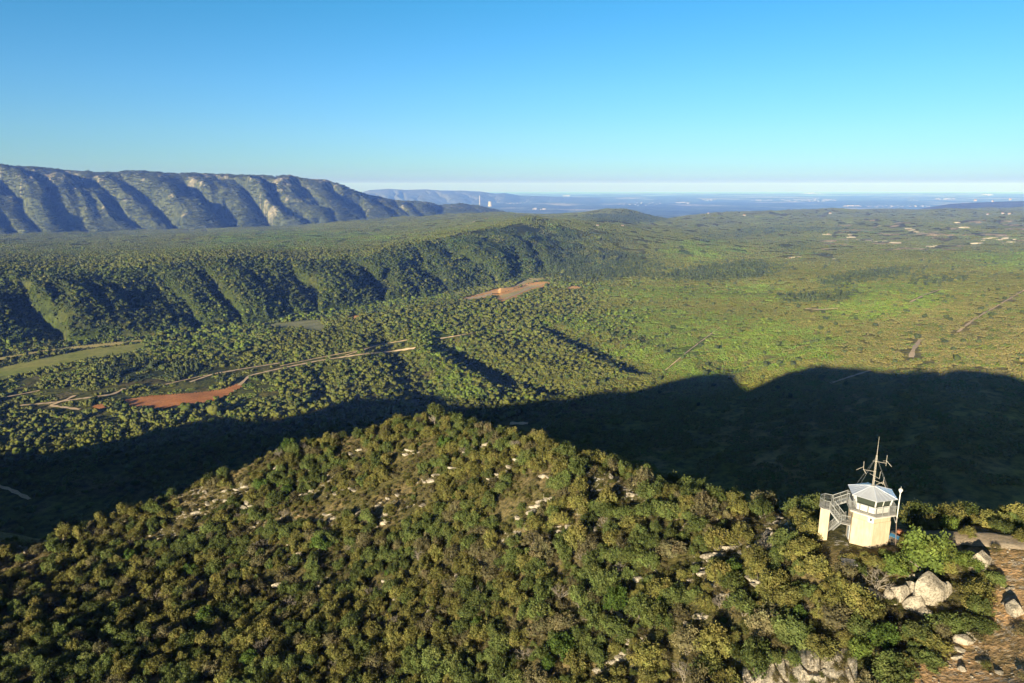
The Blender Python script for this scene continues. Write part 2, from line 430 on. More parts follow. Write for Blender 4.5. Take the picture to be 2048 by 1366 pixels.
face = [(0, 1366, 108), (300, 1366, 107), (600, 1366, 102), (860, 1366, 97), (1150, 1366, 86), (1400, 1366, 77), (1600, 1366, 68), (1840, 1366, 62), (2048, 1366, 60),
        (0, 1230, 130), (300, 1200, 135), (600, 1150, 135), (860, 1000, 143), (860, 1180, 118), (1150, 1100, 108), (1400, 1180, 88), (1600, 1200, 77), (1600, 1285, 72),
        (1745, 1095, 80.5), (1680, 1095, 81), (1840, 1110, 79), (1840, 1230, 71), (1980, 1110, 76), (2048, 1110, 75), (2048, 1230, 67), (1650, 1120, 79)]
cps = [pt(*f) for f in face] + cv + [np.array([u * pS[0] + a * dS[0], u * pS[1] + a * dS[1], z]) for u, a, z in hid]
for u, a, z in hid[::2]: cps.append(np.array([u * pS[0] - 250 * dS[0], u * pS[1] - 250 * dS[1], z - 70]))
for x, y, z in [(0, 0, -88), (-120, 0, -110), (60, 0, -70), (120, 20, -60), (160, 60, -42), (140, 90, -44), (0, -200, -150), (200, -150, -130), (-300, -100, -170), (300, 50, -60), (300, -200, -160)]:
    cps.append(np.array([x, y, z]))
cps = np.array(cps)
def tps_k(r): return np.where(r > 1e-6, r * r * np.log(np.maximum(r, 1e-6)), 0)
n_ = len(cps); D = np.hypot(cps[:, None, 0] - cps[None, :, 0], cps[:, None, 1] - cps[None, :, 1]) / 50
A = np.zeros((n_ + 3, n_ + 3)); A[:n_, :n_] = tps_k(D) + np.eye(n_) * .02
A[:n_, n_] = 1; A[:n_, n_ + 1:] = cps[:, :2] / 50; A[n_:, :n_] = A[:n_, n_:].T
sol = np.linalg.solve(A, np.concatenate([cps[:, 2], [0, 0, 0]]))
def tps(x, y):
    out = sol[n_] + sol[n_ + 1] * x / 50 + sol[n_ + 2] * y / 50
    for i in range(n_): out = out + sol[i] * tps_k(np.hypot(x - cps[i, 0], y - cps[i, 1]) / 50)
    return out
def f_height(x, y, detail=True):
    x = np.asarray(x, float); y = np.asarray(y, float)
    u = x * pS[0] + y * pS[1]; a = x * dS[0] + y * dS[1]
    ac = np.interp(u, CU, CA); ex = np.maximum(a - ac, 0)
    am = a - ex
    z = tps(u * pS[0] + am * dS[0], u * pS[1] + am * dS[1])
    drop = .78 * (np.sqrt(ex ** 2 + 9 ** 2) - 9)
    z = z - np.where(ex > 0, drop, 0)
    if detail:
        z = z + fbm(x / 16., y / 16., 5, 4) * .9 * np.clip(np.hypot(x - 44, y - 70) / 14 - .5, 0, 1)
    return z
def nonuni(lo, hi, dlo, dhi, fine, coarse):
    a = np.arange(dlo, dhi, fine); l = []; x = dlo; s = fine
    while x > lo: s = min(s * 1.12, coarse); x -= s; l.append(x)
    r = []; x = a[-1]; s = fine
    while x < hi: s = min(s * 1.12, coarse); x += s; r.append(x)
    return np.array(l[::-1] + list(a) + r)
gx = nonuni(-1700, 700, -175, 85, .6, 25); gy = nonuni(-500, 900, 40, 215, .6, 25)
GX, GY = np.meshgrid(gx, gy); GZ = f_height(GX, GY)
gpx, gpy, gZ = proj(GX, GY, GZ)
# slope colours: dry scrub, bare orange dirt by the track, stony patches
DIRT = [(1880, 1110), (1950, 1095), (2300, 1080), (2300, 1500), (1800, 1500), (1830, 1330), (1900, 1280), (1960, 1230), (1985, 1140), (1900, 1120)]
TRACK = [(1700, 1048), (1790, 1050), (1900, 1050), (2300, 1066), (2300, 1112), (2040, 1100), (1940, 1094), (1850, 1082), (1790, 1085), (1780, 1095), (1690, 1100)]
STONY = [(1180, 930), (1240, 950), (1300, 1000), (1260, 1030), (1180, 1000), (1150, 960)], [(1470, 1040), (1600, 1025), (1590, 1060), (1500, 1090), (1460, 1070)], \
        [(1380, 1080), (1480, 1070), (1540, 1140), (1460, 1200), (1390, 1190)], [(1200, 1290), (1300, 1260), (1320, 1366), (1190, 1366)], [(1650, 1090), (1690, 1060), (1710, 1100), (1680, 1115)]
dry = np.array([.20, .155, .082]); scrub = np.array([.11, .10, .04]); orange = np.array([.43, .235, .115]); orange = np.array([.74, .455, .27]); grav = np.array([.30, .235, .165])
m1 = sstep(-.3, .4, fbm(GX / 7., GY / 7., 41, 4))[..., None]
fc = dry * m1 + scrub * (1 - m1)
near_face = (gZ > 5) & (GY > 30)
md = in_poly(gpx + fbm(GX / 3., GY / 3., 4, 3) * 30, gpy + fbm(GX / 3., GY / 3., 44, 3) * 20, DIRT) & near_face
mdw = np.where(md, .85 * (.6 + .4 * fbm(GX / 5., GY / 5., 19, 4)), 0)[..., None]
fc = fc * (1 - mdw) + orange * mdw
rock = sstep(.0, .45, fbm(GX / 14., GY / 9., 61, 4)) * .9
for s in STONY: rock = np.where(in_poly(gpx, gpy, s) & near_face, 1, rock)
rock = np.where(md, .55, rock)
M_HILL = terrain_mat("stony_hillside", .35, 1.6, .35, (1.1, .54, (.46, .42, .35)))
me = mesh_np("near_hill", np.stack([GX, GY, GZ], -1).reshape(-1, 3), grid_faces(*GX.shape), M_HILL, fc.reshape(-1, 3)); add_float(me, "Rock", rock)
tag(link("near_hill", me), kind='structure')

def f_ground(px, py):
    a, b, c = ray(px, py); ks = np.linspace(40, 230, 500)
    dz = c * ks - f_height(a * ks, b * ks)
    k = np.nonzero(dz <= 0)[0]
    k = k[0] if len(k) else 499
    if k > 0:
        t = dz[k - 1] / (dz[k - 1] - dz[k] + 1e-9); kk = ks[k - 1] + (ks[k] - ks[k - 1]) * t
    else: kk = ks[0]
    return np.array([a * kk, b * kk, c * kk])

# ------------------------------------------------------------------ long mountain range at left
def loft(name, base, crest, back, ncols, nrows, mat, amp, tops, bots, seed, colf, pxr, foot=120):
    cb, cc = cy(base), cy(crest)
    a, b, _ = ray(np.array([pxr[0], pxr[1]]), np.array([420, 420])); q = np.linspace(a[0] / b[0], a[1] / b[1], ncols)
    yb = np.interp(q, cb[:, 0], cb[:, 1]); zb = np.interp(q, cb[:, 0], cb[:, 2]) - foot * .3
    yc = np.interp(q, cc[:, 0], cc[:, 1]); zc = np.interp(q, cc[:, 0], cc[:, 2])
    t = np.concatenate([np.linspace(0, 1, nrows), np.linspace(1, 2, nrows // 4)[1:]])[:, None]
    tb = np.clip(t, 0, 1); tk = np.clip(t - 1, 0, 1)
    prof = tb ** 1.15 * .55 + .45 * sstep(0, 1.0, tb)
    Y = yb + (yc - yb) * tb + back * tk
    px = 1024 + F * (q[None, :] / (1 / cp)) * 1.0 / 1.0 * np.ones_like(Y)
    Zm = zb + (zc - zb) * prof
    px = proj(q * Y, Y, Zm)[0]
    h = spur_phase(px, tb, tops, bots, seed)
    h = h + .15 * (1 - 2.2 * np.abs(fbm((px + 120 * tb) / 34., tb * 2.2, seed + 9, 4)))
    ampv = amp * np.clip((zc - zb) / np.max(zc - zb), .12, 1)
    Zm = Zm + ampv * (h - .6) * np.clip(np.sin(np.pi * tb ** 1.15), 0, 1) ** .8 * (1 - .5 * tb ** 3) * (tk == 0)
    Zm = Zm + fbm(q * Y / 300., Y / 300., seed, 5) * ampv * .16 * np.clip(tb * 4, 0, 1) * (1 - .7 * tb ** 2) + fbm(q * Y / 60., Y / 60., seed + 3, 3) * ampv * .05 * (1 - .6 * tb)
    Zm = Zm - 260 * tk ** 1.2
    X = q * Y
    c = colf(X, Y, Zm, tb, h)
    me = mesh_np(name, np.stack([X, Y, Zm], -1).reshape(-1, 3), grid_faces(*X.shape), mat, c.reshape(-1, 3))
    o = link(name, me); tag(o, kind='structure'); return X, Y, Zm

def mcol(X, Y, Z, t, h):
    n = fbm(X / 160., Y / 160., 21, 5); n2 = fbm(X / 500., Y / 500., 23, 3)
    n3 = fbm(X / 38., Y / 38., 29, 4); k = sstep(.17, .45, n * .45 + .5 * (t - .55) + .25 * n2 + .5 * n3 + .12 * (h - .5))[..., None]
    return np.array([.070, .084, .038]) * (1 - k) + np.array([.25, .23, .18]) * k
M_MTN = terrain_mat("mountain_scrub", .006, .035, 9)
mt = [-330, -250, -160, -75, -20, 48, 137, 222, 355, 440, 492, 575, 640, 700, 760, 800, 860, 930, 1010, 1100]
mb = [-200, -130, -50, 55, 105, 195, 335, 410, 500, 590, 640, 690, 760, 830, 850, 880, 940, 1000, 1060, 1160]
MX, MY, MZ = loft("mountain_range",
     [(-300, 478, 4700), (0, 474, 5000), (400, 468, 5400), (600, 455, 5800), (800, 438, 6300), (900, 430, 6900), (1030, 425, 7600)],
     [(-300, 330, 6100), (0, 332, 6300), (60, 333, 6350), (110, 337, 6400), (200, 345, 6500), (280, 342, 6560), (340, 346, 6600), (400, 346, 6650), (440, 349, 6700), (480, 352, 6750), (520, 350, 6780), (550, 354, 6800), (580, 349, 6830), (605, 356, 6860), (650, 358, 6900),
      (680, 369, 7000), (720, 385, 7200), (760, 394, 7300), (800, 402, 7500), (850, 404, 7700), (880, 411, 7900), (925, 407, 8000), (960, 413, 8100), (1000, 421, 8300), (1040, 431, 8400)],
     1500, 1000, 300, M_MTN, 235, mt, mb, 200, mcol, (-330, 1050))
# scrub and trees on the mountain
k_ = rng.random(9000)
MR, MC = MX.shape; ii = rng.integers(0, int(MR * .8), 26000); jj = rng.integers(0, MC - 1, 26000)
wgt = np.abs((MX[ii, jj + 1] - MX[ii, jj]) * (MY[np.minimum(ii + 1, MR - 1), jj] - MY[ii, jj])); kk = rng.random(26000) < wgt / np.percentile(wgt, 97) * .8
nn3 = fbm(MX[ii, jj] / 160., MY[ii, jj] / 160., 21, 5); kk &= (nn3 + .3 * (ii / MR - .5) < .12 + .2 * rng.random(26000))
MTN_PTS = np.stack([MX[ii, jj], MY[ii, jj], MZ[ii, jj]], 1)[kk]
# blue hills beyond it
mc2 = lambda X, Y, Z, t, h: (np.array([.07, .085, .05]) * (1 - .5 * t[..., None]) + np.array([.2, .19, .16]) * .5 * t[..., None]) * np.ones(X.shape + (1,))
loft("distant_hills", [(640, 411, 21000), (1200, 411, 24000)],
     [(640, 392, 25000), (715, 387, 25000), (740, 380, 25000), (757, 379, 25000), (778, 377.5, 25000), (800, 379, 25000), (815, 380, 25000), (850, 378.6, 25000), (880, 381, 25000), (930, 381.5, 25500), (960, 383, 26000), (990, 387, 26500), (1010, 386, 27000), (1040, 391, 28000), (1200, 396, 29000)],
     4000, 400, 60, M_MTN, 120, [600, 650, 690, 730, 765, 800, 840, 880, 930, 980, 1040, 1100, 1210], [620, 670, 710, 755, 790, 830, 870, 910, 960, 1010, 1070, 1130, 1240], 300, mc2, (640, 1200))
loft("wooded_hills", [(1800, 428, 9500), (2350, 428, 9500)],
     [(1800, 426, 11500), (1850, 416, 11500), (1900, 408, 11500), (1950, 405, 11500), (2048, 402, 11500), (2350, 400, 11500)],
     2500, 250, 40, M_MTN, 30, [1750, 1850, 1930, 2000, 2100, 2400], [1770, 1880, 1960, 2040, 2130, 2430], 330, mc2, (1800, 2350))

# ------------------------------------------------------------------ plain and sea beyond
q = np.linspace(-1.3, 1.3, 500); yy = np.concatenate([np.geomspace(5500, 56000, 260)])
PX_, PY_ = q[None, :] * yy[:, None], yy[:, None] * np.ones((1, 500))
pn = fbm(PX_ / 5200., PY_ / 3800., 71, 5)
PZ_ = -585 + 75 * pn + 20 * fbm(PX_ / 900., PY_ / 900., 73, 3)
k = sstep(.12, .42, fbm(PX_ / 1900., PY_ / 1500., 75, 4))[..., None]
pc = np.array([.10, .125, .07]) * (1 - k) + np.array([.36, .34, .22]) * k
M_PLAIN = terrain_mat("plain_fields", .0012, .006, 5)
tag(link("plain_ground", mesh_np("plain_ground", np.stack([PX_, PY_, PZ_], -1).reshape(-1, 3), grid_faces(*PX_.shape), M_PLAIN, pc.reshape(-1, 3))), kind='structure')
M_SEA = simple_mat("sea_water", (.03, .07, .12), .3, 0, .1, .0005, .5)
sq = [(-93000, 44000, -612), (93000, 44000, -612), (93000, 72000, -612), (-93000, 72000, -612)]
tag(link("sea", mesh_np("sea", sq, [[0, 1, 2, 3]], M_SEA, smooth=False)), kind='structure')

# ------------------------------------------------------------------ open fields and tracks in the valley
FIELD_POLYS = []
def field_mesh(name, poly, mat, lift=.35, step=2.0):
    lift = .3 + .05 * len(FIELD_POLYS)
    xs = [p[0] for p in poly]; ys = [p[1] for p in poly]
    gx = np.arange(min(xs) - step, max(xs) + step * 2, step); gy = np.arange(min(ys) - step, max(ys) + step * 2, step * .75)
    P = np.array([[v_ground_s(a, b) for a in gx] for b in gy]); P[..., 2] += lift
    Fc = []
    nc = len(gx)
    for j in range(len(gy) - 1):
        for i in range(nc - 1):
            cx, cy_ = (gx[i] + gx[i + 1]) / 2, (gy[j] + gy[j + 1]) / 2
            if in_poly(np.array([cx + 1.2 * math.sin(cy_ * 1.9)]), np.array([cy_ + .6 * math.sin(cx * 1.1)]), poly)[0]:
                if np.ptp(P[j:j + 2, i:i + 2, 1]) < 60:
                    Fc.append((j * nc + i, j * nc + i + 1, (j + 1) * nc + i + 1, (j + 1) * nc + i))
    me = mesh_np(name, P.reshape(-1, 3), Fc, mat)
    bm_clean(me)
    o = link(name, me); tag(o, kind='structure'); return o
def bm_clean(me):
    import bmesh
    bm = bmesh.new(); bm.from_mesh(me)
    bmesh.ops.delete(bm, geom=[v for v in bm.verts if not v.link_faces], context='VERTS'); bm.to_mesh(me); bm.free()
v_ground_s = v_ground
def ground_mat(name, c1, c2, scale, stripe=None):
    m, nt, b = new_mat(name); g = N(nt, "ShaderNodeNewGeometry")
    n = noise_n(nt, scale, 5, .6, g.outputs['Position']); n2 = noise_n(nt, scale * 6, 4, .7, g.outputs['Position'])
    r = ramp(nt, n.outputs[0], [(.35, c1), (.65, c2)]); r2 = ramp(nt, n2.outputs[0], [(.35, (.72, .74, .72)), (.62, (1.12, 1.1, 1.08))])
    nt.links.new(mixc(nt, r.outputs[0], r2.outputs[0], 1.0, 'MULTIPLY'), b.inputs['Base Color']); bump(nt, b, n.outputs[0], .5, .3); return m
M_RED = ground_mat("red_soil", (.46, .175, .06), (.58, .26, .10), .06)
M_ORANGE = ground_mat("orange_soil", (.80, .37, .10), (.90, .56, .24), .022)
M_PALE = ground_mat("pale_track", (.64, .47, .30), (.76, .58, .39), .2)
M_GREEN = ground_mat("meadow_grass", (.25, .29, .06), (.38, .36, .10), .03)
M_FGREY = ground_mat("fallow_field", (.23, .24, .11), (.33, .32, .17), .04)
M_VINE = ground_mat("vine_rows", (.56, .46, .17), (.66, .54, .24), .08)
FIELDS = [("red_field", [(250, 800), (300, 792), (400, 785), (450, 778), (478, 766), (486, 772), (455, 790), (420, 806), (380, 812), (320, 818), (262, 816)], M_RED),
          ("red_field", [(185, 812), (205, 808), (212, 816), (190, 820)], M_RED),
          ("meadow_field", [(-60, 762), (-40, 745), (60, 722), (180, 698), (288, 686), (290, 697), (262, 708), (200, 716), (100, 735), (40, 750), (0, 764)], M_GREEN),
          ("meadow_field", [(-60, 733), (40, 712), (120, 702), (240, 690), (288, 683), (280, 680), (160, 692), (60, 705), (-60, 725)], M_VINE),
          ("fallow_field", [(525, 650), (600, 642), (640, 640), (650, 655), (640, 664), (600, 658), (560, 656)], M_FGREY),
          ("vineyard_field", [(990, 590), (1040, 575), (1062, 566), (1095, 562), (1100, 567), (1080, 578), (1052, 585), (1040, 594), (1000, 605)], M_ORANGE),
          ("vineyard_field", [(915, 600), (960, 588), (990, 578), (1030, 574), (1060, 560), (1096, 559), (1064, 565), (1040, 574), (1000, 588), (960, 599), (930, 602)], M_ORANGE),
          ("vineyard_strip", [(1000, 592), (1030, 584), (1058, 573), (1080, 569), (1084, 572), (1060, 578), (1034, 588), (1006, 597)], M_VINE),
          ("vineyard_strip", [(920, 600), (960, 592), (985, 586), (990, 589), (955, 598)], M_PALE),
          ("vineyard_field", [(1060, 556), (1082, 557), (1100, 560), (1066, 563), (1040, 571), (1030, 572)], M_VINE),
          ("clearing_ground", [(1130, 576), (1150, 572), (1168, 576), (1150, 580)], M_ORANGE),
          ("clearing_ground", [(690, 637), (715, 632), (735, 631), (730, 636), (700, 640)], M_ORANGE)]
TRACKS = [([(40, 812), (110, 806), (150, 800), (225, 790), (250, 778)], 5), ([(150, 792), (130, 802), (100, 812), (160, 820)], 5), ([(478, 772), (500, 752), (560, 738), (640, 722), (720, 710), (780, 704), (830, 697)], 5),
          ([(380, 765), (430, 748), (490, 738), (560, 727)], 4), ([(330, 770), (400, 754), (470, 742)], 3), ([(560, 733), (660, 712), (730, 700)], 3),
          ([(1330, 742), (1380, 700), (1440, 655)], 2.2), ([(1915, 665), (1950, 638), (1990, 615), (2050, 580)], 4), ([(1822, 716), (1826, 700), (1840, 680)], 6),
          ([(1660, 768), (1690, 758), (1740, 742)], 4), ([(1610, 618), (1640, 620), (1675, 618)], 5), ([(1820, 605), (1850, 590), (1880, 580)], 4),
          ([(918, 600), (985, 582), (1030, 574), (1062, 557), (1100, 559)], 6), ([(1010, 598), (1040, 586), (1060, 576), (1098, 566)], 7), ([(1000, 600), (1060, 590)], 5),
          ([(-30, 966), (20, 980), (60, 1000)], 4), ([(0, 797), (40, 790), (80, 782)], 4), ([(1020, 848), (1056, 848)], 9), ([(940, 446), (960, 440), (985, 434)], 8),
          ([(690, 712), (760, 690), (820, 680)], 3), ([(880, 678), (960, 665), (1030, 660)], 3)]
track_w = []
for name, poly, mat in FIELDS:
    field_mesh(name, poly, mat); FIELD_POLYS.append(poly)
for pts, wd in TRACKS:
    wd *= .95 if pts[0][0] < 1000 else .85
    dense = []
    for (a, b), (c, d) in zip(pts[:-1], pts[1:]):
        n = max(2, int(math.hypot(c - a, d - b) / 5))
        for i in range(n): dense.append((a + (c - a) * i / n, b + (d - b) * i / n))
    dense.append(pts[-1])
    W = np.array([v_ground(a, b) for a, b in dense])[:, :2]
    W[1:-1] = (W[:-2] + W[1:-1] * 2 + W[2:]) / 4
    Tn = np.gradient(W, axis=0); Tn /= np.linalg.norm(Tn, axis=1)[:, None] + 1e-9
    Nn = np.stack([-Tn[:, 1], Tn[:, 0]], 1)
    wob = 1 + .3 * np.sin(np.arange(len(W)) * 1.7)
    rows = []
    for s in (-1, -.33, .33, 1):
        p = W + Nn * (wd / 2 * s * wob)[:, None]; z = v_height(p[:, 0], p[:, 1]) + .95
        rows.append(np.column_stack([p, z]))
    V = np.stack(rows, 1).reshape(-1, 3)
    tag(link("dirt_path", mesh_np("dirt_path", V, grid_faces(len(W), 4), M_PALE)), kind='structure')
    track_w.append(([tuple(p) for p in W], wd))

# ------------------------------------------------------------------ vegetation prototypes
def ico(sub):
    import bmesh
    bm = bmesh.new(); bmesh.ops.create_icosphere(bm, subdivisions=sub, radius=1)
    V = np.array([v.co[:] for v in bm.verts]); Fc = np.array([[v.index for v in f.verts] for f in bm.faces]); bm.free(); return V, Fc
ICO1, ICO2, ICO3 = ico(1), ico(2), ico(3)
def blob(I, c, r, seed, rough=.3, flat=.8):
    V, Fc = I; h = fbm(V[:, 0] * 1.7 + seed * 3.1 + V[:, 2], V[:, 1] * 1.7 - seed * 1.3 + V[:, 2] * .7, seed, 3)
    V = V * (1 + rough * h[:, None] * 1.5) * np.array([1, 1, flat]) * r + np.array(c); return V, Fc
def join(parts):
    Vs, Fs, n = [], [], 0
    for V, Fc in parts: Vs.append(V); Fs.append(Fc + n); n += len(V)
    return np.concatenate(Vs), np.concatenate(Fs)

def far_crown(seed, kind='bush'):
    """crown about 1 m radius, base at z=0"""
    r = np.random.default_rng(seed); parts = []
    if kind == 'bush':
        parts.append(blob(ICO2, (0, 0, .55), .72, seed, .35, .85))
        for i in range(5):
            a = r.random() * 6.28; d = .35 + r.random() * .3
            parts.append(blob(ICO1, (math.cos(a) * d, math.sin(a) * d, .55 + r.random() * .5), .3 + r.random() * .18, seed + i + 5, .5, .9))
    else:
        for i in range(6):
            a = r.random() * 6.28; d = (.1 + .35 * r.random()) * (1 - i / 8)
            parts.append(blob(ICO1, (math.cos(a) * d, math.sin(a) * d, .5 + i * .32), .55 - i * .05, seed + i, .5, .8))
    V, Fc = join(parts)
    shade = .75 + .5 * r.random(len(V))
    return V, Fc, shade

hidden = bpy.data.collections.new("prototypes_far")
far_list = []
for i in range(5):
    V, Fc, s = far_crown(100 + i); far_list.append(bpy.data.objects.new("tree_crown", mesh_np("tree_crown", V, Fc, M_CROWN, s[:, None] * np.ones(3))))
for i in range(3):
    V, Fc, s = far_crown(150 + i, 'pine'); far_list.append(bpy.data.objects.new("tree_crown", mesh_np("tree_crown", V, Fc, M_CROWN, s[:, None] * np.ones(3))))
for i, ob in enumerate(far_list): ob.name = "a%02d" % i; hidden.objects.link(ob)
NB, NP_ = 5, 3

def patch(seed, n, rad, r0, r1):
    r = np.random.default_rng(seed); parts, sh = [], []
    for i in range(n):
        a = r.random() * 6.283; d = rad * math.sqrt(r.random()); s = r0 + (r1 - r0) * r.random() ** 1.8
        V, Fc = blob(ICO1, (0, 0, 0), 1, seed * 50 + i, .55, .75)
        ca, sa = math.cos(a * 3), math.sin(a * 3)
        V = np.stack([V[:, 0] * ca - V[:, 1] * sa, V[:, 0] * sa + V[:, 1] * ca, V[:, 2]], 1) * s + np.array([math.cos(a) * d, math.sin(a) * d, s * .45])
        parts.append((V, Fc))
        c = np.array([1, 1, 1]) * (.82 + .36 * r.random())
        if r.random() < .22: c = c * np.array([.82, 1.12, .85])
        if r.random() < .07: c = np.array([.5, .62, .55])
        if r.random() < .10: c = np.array([1.25, 1.15, 1.15])
        sh.append(np.tile(c, (len(V), 1)))
    V, Fc = join(parts); return V, Fc, np.concatenate(sh)
hidden2 = bpy.data.collections.new("prototypes_patch")
PATCH = [(12, 64, 7.8, .55, 1.35), (13, 64, 7.8, .55, 1.45), (14, 64, 7.8, .5, 1.35), (15, 64, 7.8, .6, 1.8),
         (21, 80, 27, 1.4, 3.4), (22, 80, 27, 1.4, 3.6), (23, 80, 27, 1.3, 3.0)]
for i, a in enumerate(PATCH):
    V, Fc, s = patch(*a); ob = bpy.data.objects.new("b%02d" % i, mesh_np("shrub_patch", V, Fc, M_CROWN, s)); hidden2.objects.link(ob)

def scatter_object(name, pos, rot, scl, tint, idx, coll, label=None, cat=None):
    me = bpy.data.meshes.new(name); me.vertices.add(len(pos)); me.vertices.foreach_set("co", np.asarray(pos, np.float32).ravel())
    for nm, arr in (("rot", rot), ("scl", scl), ("tint", tint)):
        a = me.attributes.new(nm, 'FLOAT_VECTOR', 'POINT'); a.data.foreach_set("vector", np.asarray(arr, np.float32).ravel())
    a = me.attributes.new("idx", 'INT', 'POINT'); a.data.foreach_set("value", np.asarray(idx, np.int32))
    o = link(name, me)
    g = bpy.data.node_groups.new(name + "_scatter", 'GeometryNodeTree')
    g.interface.new_socket("Geometry", in_out='INPUT', socket_type='NodeSocketGeometry'); g.interface.new_socket("Geometry", in_out='OUTPUT', socket_type='NodeSocketGeometry')
    gi = g.nodes.new('NodeGroupInput'); go = g.nodes.new('NodeGroupOutput'); ip = g.nodes.new('GeometryNodeInstanceOnPoints')
    mp = g.nodes.new('GeometryNodeMeshToPoints')
    ci = g.nodes.new('GeometryNodeCollectionInfo'); ci.inputs[0].default_value = coll; ci.inputs[1].default_value = True; ci.inputs[2].default_value = True
    def at(nm, t):
        n = g.nodes.new('GeometryNodeInputNamedAttribute'); n.data_type = t; n.inputs[0].default_value = nm; return n.outputs[0]
    L = g.links.new
    L(gi.outputs[0], mp.inputs[0]); L(mp.outputs[0], ip.inputs['Points']); L(ci.outputs[0], ip.inputs['Instance']); ip.inputs['Pick Instance'].default_value = True
    L(at("idx", 'INT'), ip.inputs['Instance Index'])
    er = g.nodes.new('FunctionNodeEulerToRotation'); L(at("rot", 'FLOAT_VECTOR'), er.inputs[0]); L(er.outputs[0], ip.inputs['Rotation'])
    L(at("scl", 'FLOAT_VECTOR'), ip.inputs['Scale']); L(ip.outputs[0], go.inputs[0])
    md = o.modifiers.new("scatter", 'NODES'); md.node_group = g
    tag(o, label, cat, kind='stuff'); return o

# sample points over the valley sheet
P00 = np.stack([VX, VY, VZ], -1)
def cell_quant():
    A_ = P00[1:, :-1] - P00[:-1, :-1]; B_ = P00[:-1, 1:] - P00[:-1, :-1]
    return np.abs(A_[..., 0] * B_[..., 1] - A_[..., 1] * B_[..., 0]), A_, B_
area, CA_, CB_ = cell_quant()
cxp = PXv[:-1, :-1]; cyp = PYv[:-1, :-1]; cyd = VY[:-1, :-1]
inframe = (cxp > -60) & (cxp < 2110)
visible = np.maximum.accumulate(np.where(True, -PYv, 0), 0)[:-1, :-1] <= -cyp + 9      # roughly: not deep behind a crest
def sample(density):
    lam = area * density * inframe * visible
    n = rng.poisson(lam); ii = np.repeat(np.arange(n.size), n.ravel()); f = rng.random((len(ii), 2))
    base = P00[:-1, :-1].reshape(-1, 3)[ii] + CA_.reshape(-1, 3)[ii] * f[:, :1] + CB_.reshape(-1, 3)[ii] * f[:, 1:]
    nrm = np.cross(CB_.reshape(-1, 3)[ii], CA_.reshape(-1, 3)[ii]); nrm /= np.linalg.norm(nrm, axis=1)[:, None] + 1e-9
    return base, nrm, T[ii // (NC - 1)]
def open_mask(b):
    px, py, _ = proj(b[:, 0], b[:, 1], b[:, 2]); m = np.ones(len(b), bool)
    m &= ~((px > 1640) & (py > 440) & (py < 500) & (fbm(b[:, 0] / 120., b[:, 1] / 60., 13, 5) > .2))
    for p in FIELD_POLYS: m &= ~in_poly(px, py, p)
    for pts, wd in track_w:
      for sh in (0, 4.0, 9.0): m &= dist_poly(b[:, 0] + dS[0] * sh, b[:, 1] + dS[1] * sh, pts) > wd * .9 + (2.6 if b[:, 1].min() < 1200 and wd > 2.5 else 1.2)
    return m, px, py
dS = np.array([math.sin(SUN_AZ), math.cos(SUN_AZ)])
d_front = 1 / 31.
dn = np.where(cyd < 560, 1 / 110., np.where(cyd < 1250, d_front, np.where(cyd < 2100, 1 / 52., 0)))
garr = sstep(1000, 1350, cxp)                                  # shrubby right side: fewer real trees
dn = dn * (1 - .93 * garr)
# shade zone needs less
dn = np.where((T[:-1, None] < 1.75), dn * .45, dn)
b, nrm, tt_ = sample(dn)
bx, _, _ = sample(np.where((cyd > 1250) & (cyd < 5600), 1 / 130., 0)); qx, qy, _ = proj(bx[:, 0], bx[:, 1], bx[:, 2])
PINE2 = G_PINE + [[(1060, 500), (1180, 490), (1330, 520), (1340, 545), (1200, 560), (1100, 545)], [(1280, 545), (1560, 530), (1580, 540), (1300, 560)], [(1600, 610), (1680, 600), (1700, 606), (1620, 618)],
         [(1400, 470), (1560, 452), (1700, 455), (1690, 462), (1560, 464), (1420, 480)], [(1560, 498), (1600, 488), (1620, 492), (1580, 504)], [(1120, 470), (1230, 462), (1260, 485), (1160, 490)], [(1780, 560), (1900, 552), (1960, 560), (1850, 572)]]
mp = np.zeros(len(bx), bool); jx = rng.random((len(bx), 2))
for g in PINE2: mp |= in_poly(qx + (jx[:, 0] - .5) * 40, qy + (jx[:, 1] - .5) * 8, g)
mp &= rng.random(len(bx)) < np.where(bx[:, 1] > 3000, .45, .8)
bx = bx[mp]; bs_, _, _ = sample(np.where((cyd > 700) & (cyd < 2600), 1 / 2600., 0) * garr)
n_main = len(b); b = np.concatenate([b, bx, bs_]); extra = np.arange(len(b)) >= n_main
m, px, py = open_mask(b)
tone = fbm(b[:, 0] / 160., b[:, 1] / 160., 8, 4)
dens = fbm(b[:, 0] / 38., b[:, 1] / 38., 66, 3)
m &= (dens > -.45) | extra | in_poly(px, py, RIDGE_FACE)
near_tr = (px > 30) & (px < 560) & (py > 735) & (py < 800)
m &= ~(near_tr & (dens < .12))
b, px, py, tone, extra = b[m], px[m], py[m], tone[m], extra[m]; r4 = rng.random((len(b), 4))
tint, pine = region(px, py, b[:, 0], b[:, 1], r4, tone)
left = 1 - sstep(900, 1500, px)
s = (1.5 + 3.3 * rng.random(len(b)) ** 1.9) * (.72 + .33 * left) * np.where(b[:, 1] > 1250, 1.15, 1)
s = np.where(pine, s * 1.1, s)
tint = np.where(extra[:, None], PINE * (.8 + .5 * r4[:, :1]), tint); s = np.where(extra, 2.6 + 2.4 * r4[:, 1] + np.clip(b[:, 1] / 2500 - 1, 0, 1.5), s)
grove = in_poly(px, py, G_BRIGHT[0]); s = np.where(grove, s * 1.35, s)
row = np.nonzero((px > 255) & (px < 430) & (py > 815) & (py < 832))[0][::5]; s[row] *= 2.0
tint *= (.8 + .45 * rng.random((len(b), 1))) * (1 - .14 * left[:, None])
scl = np.stack([s, s, s * (.8 + .3 * rng.random(len(b)))], 1)
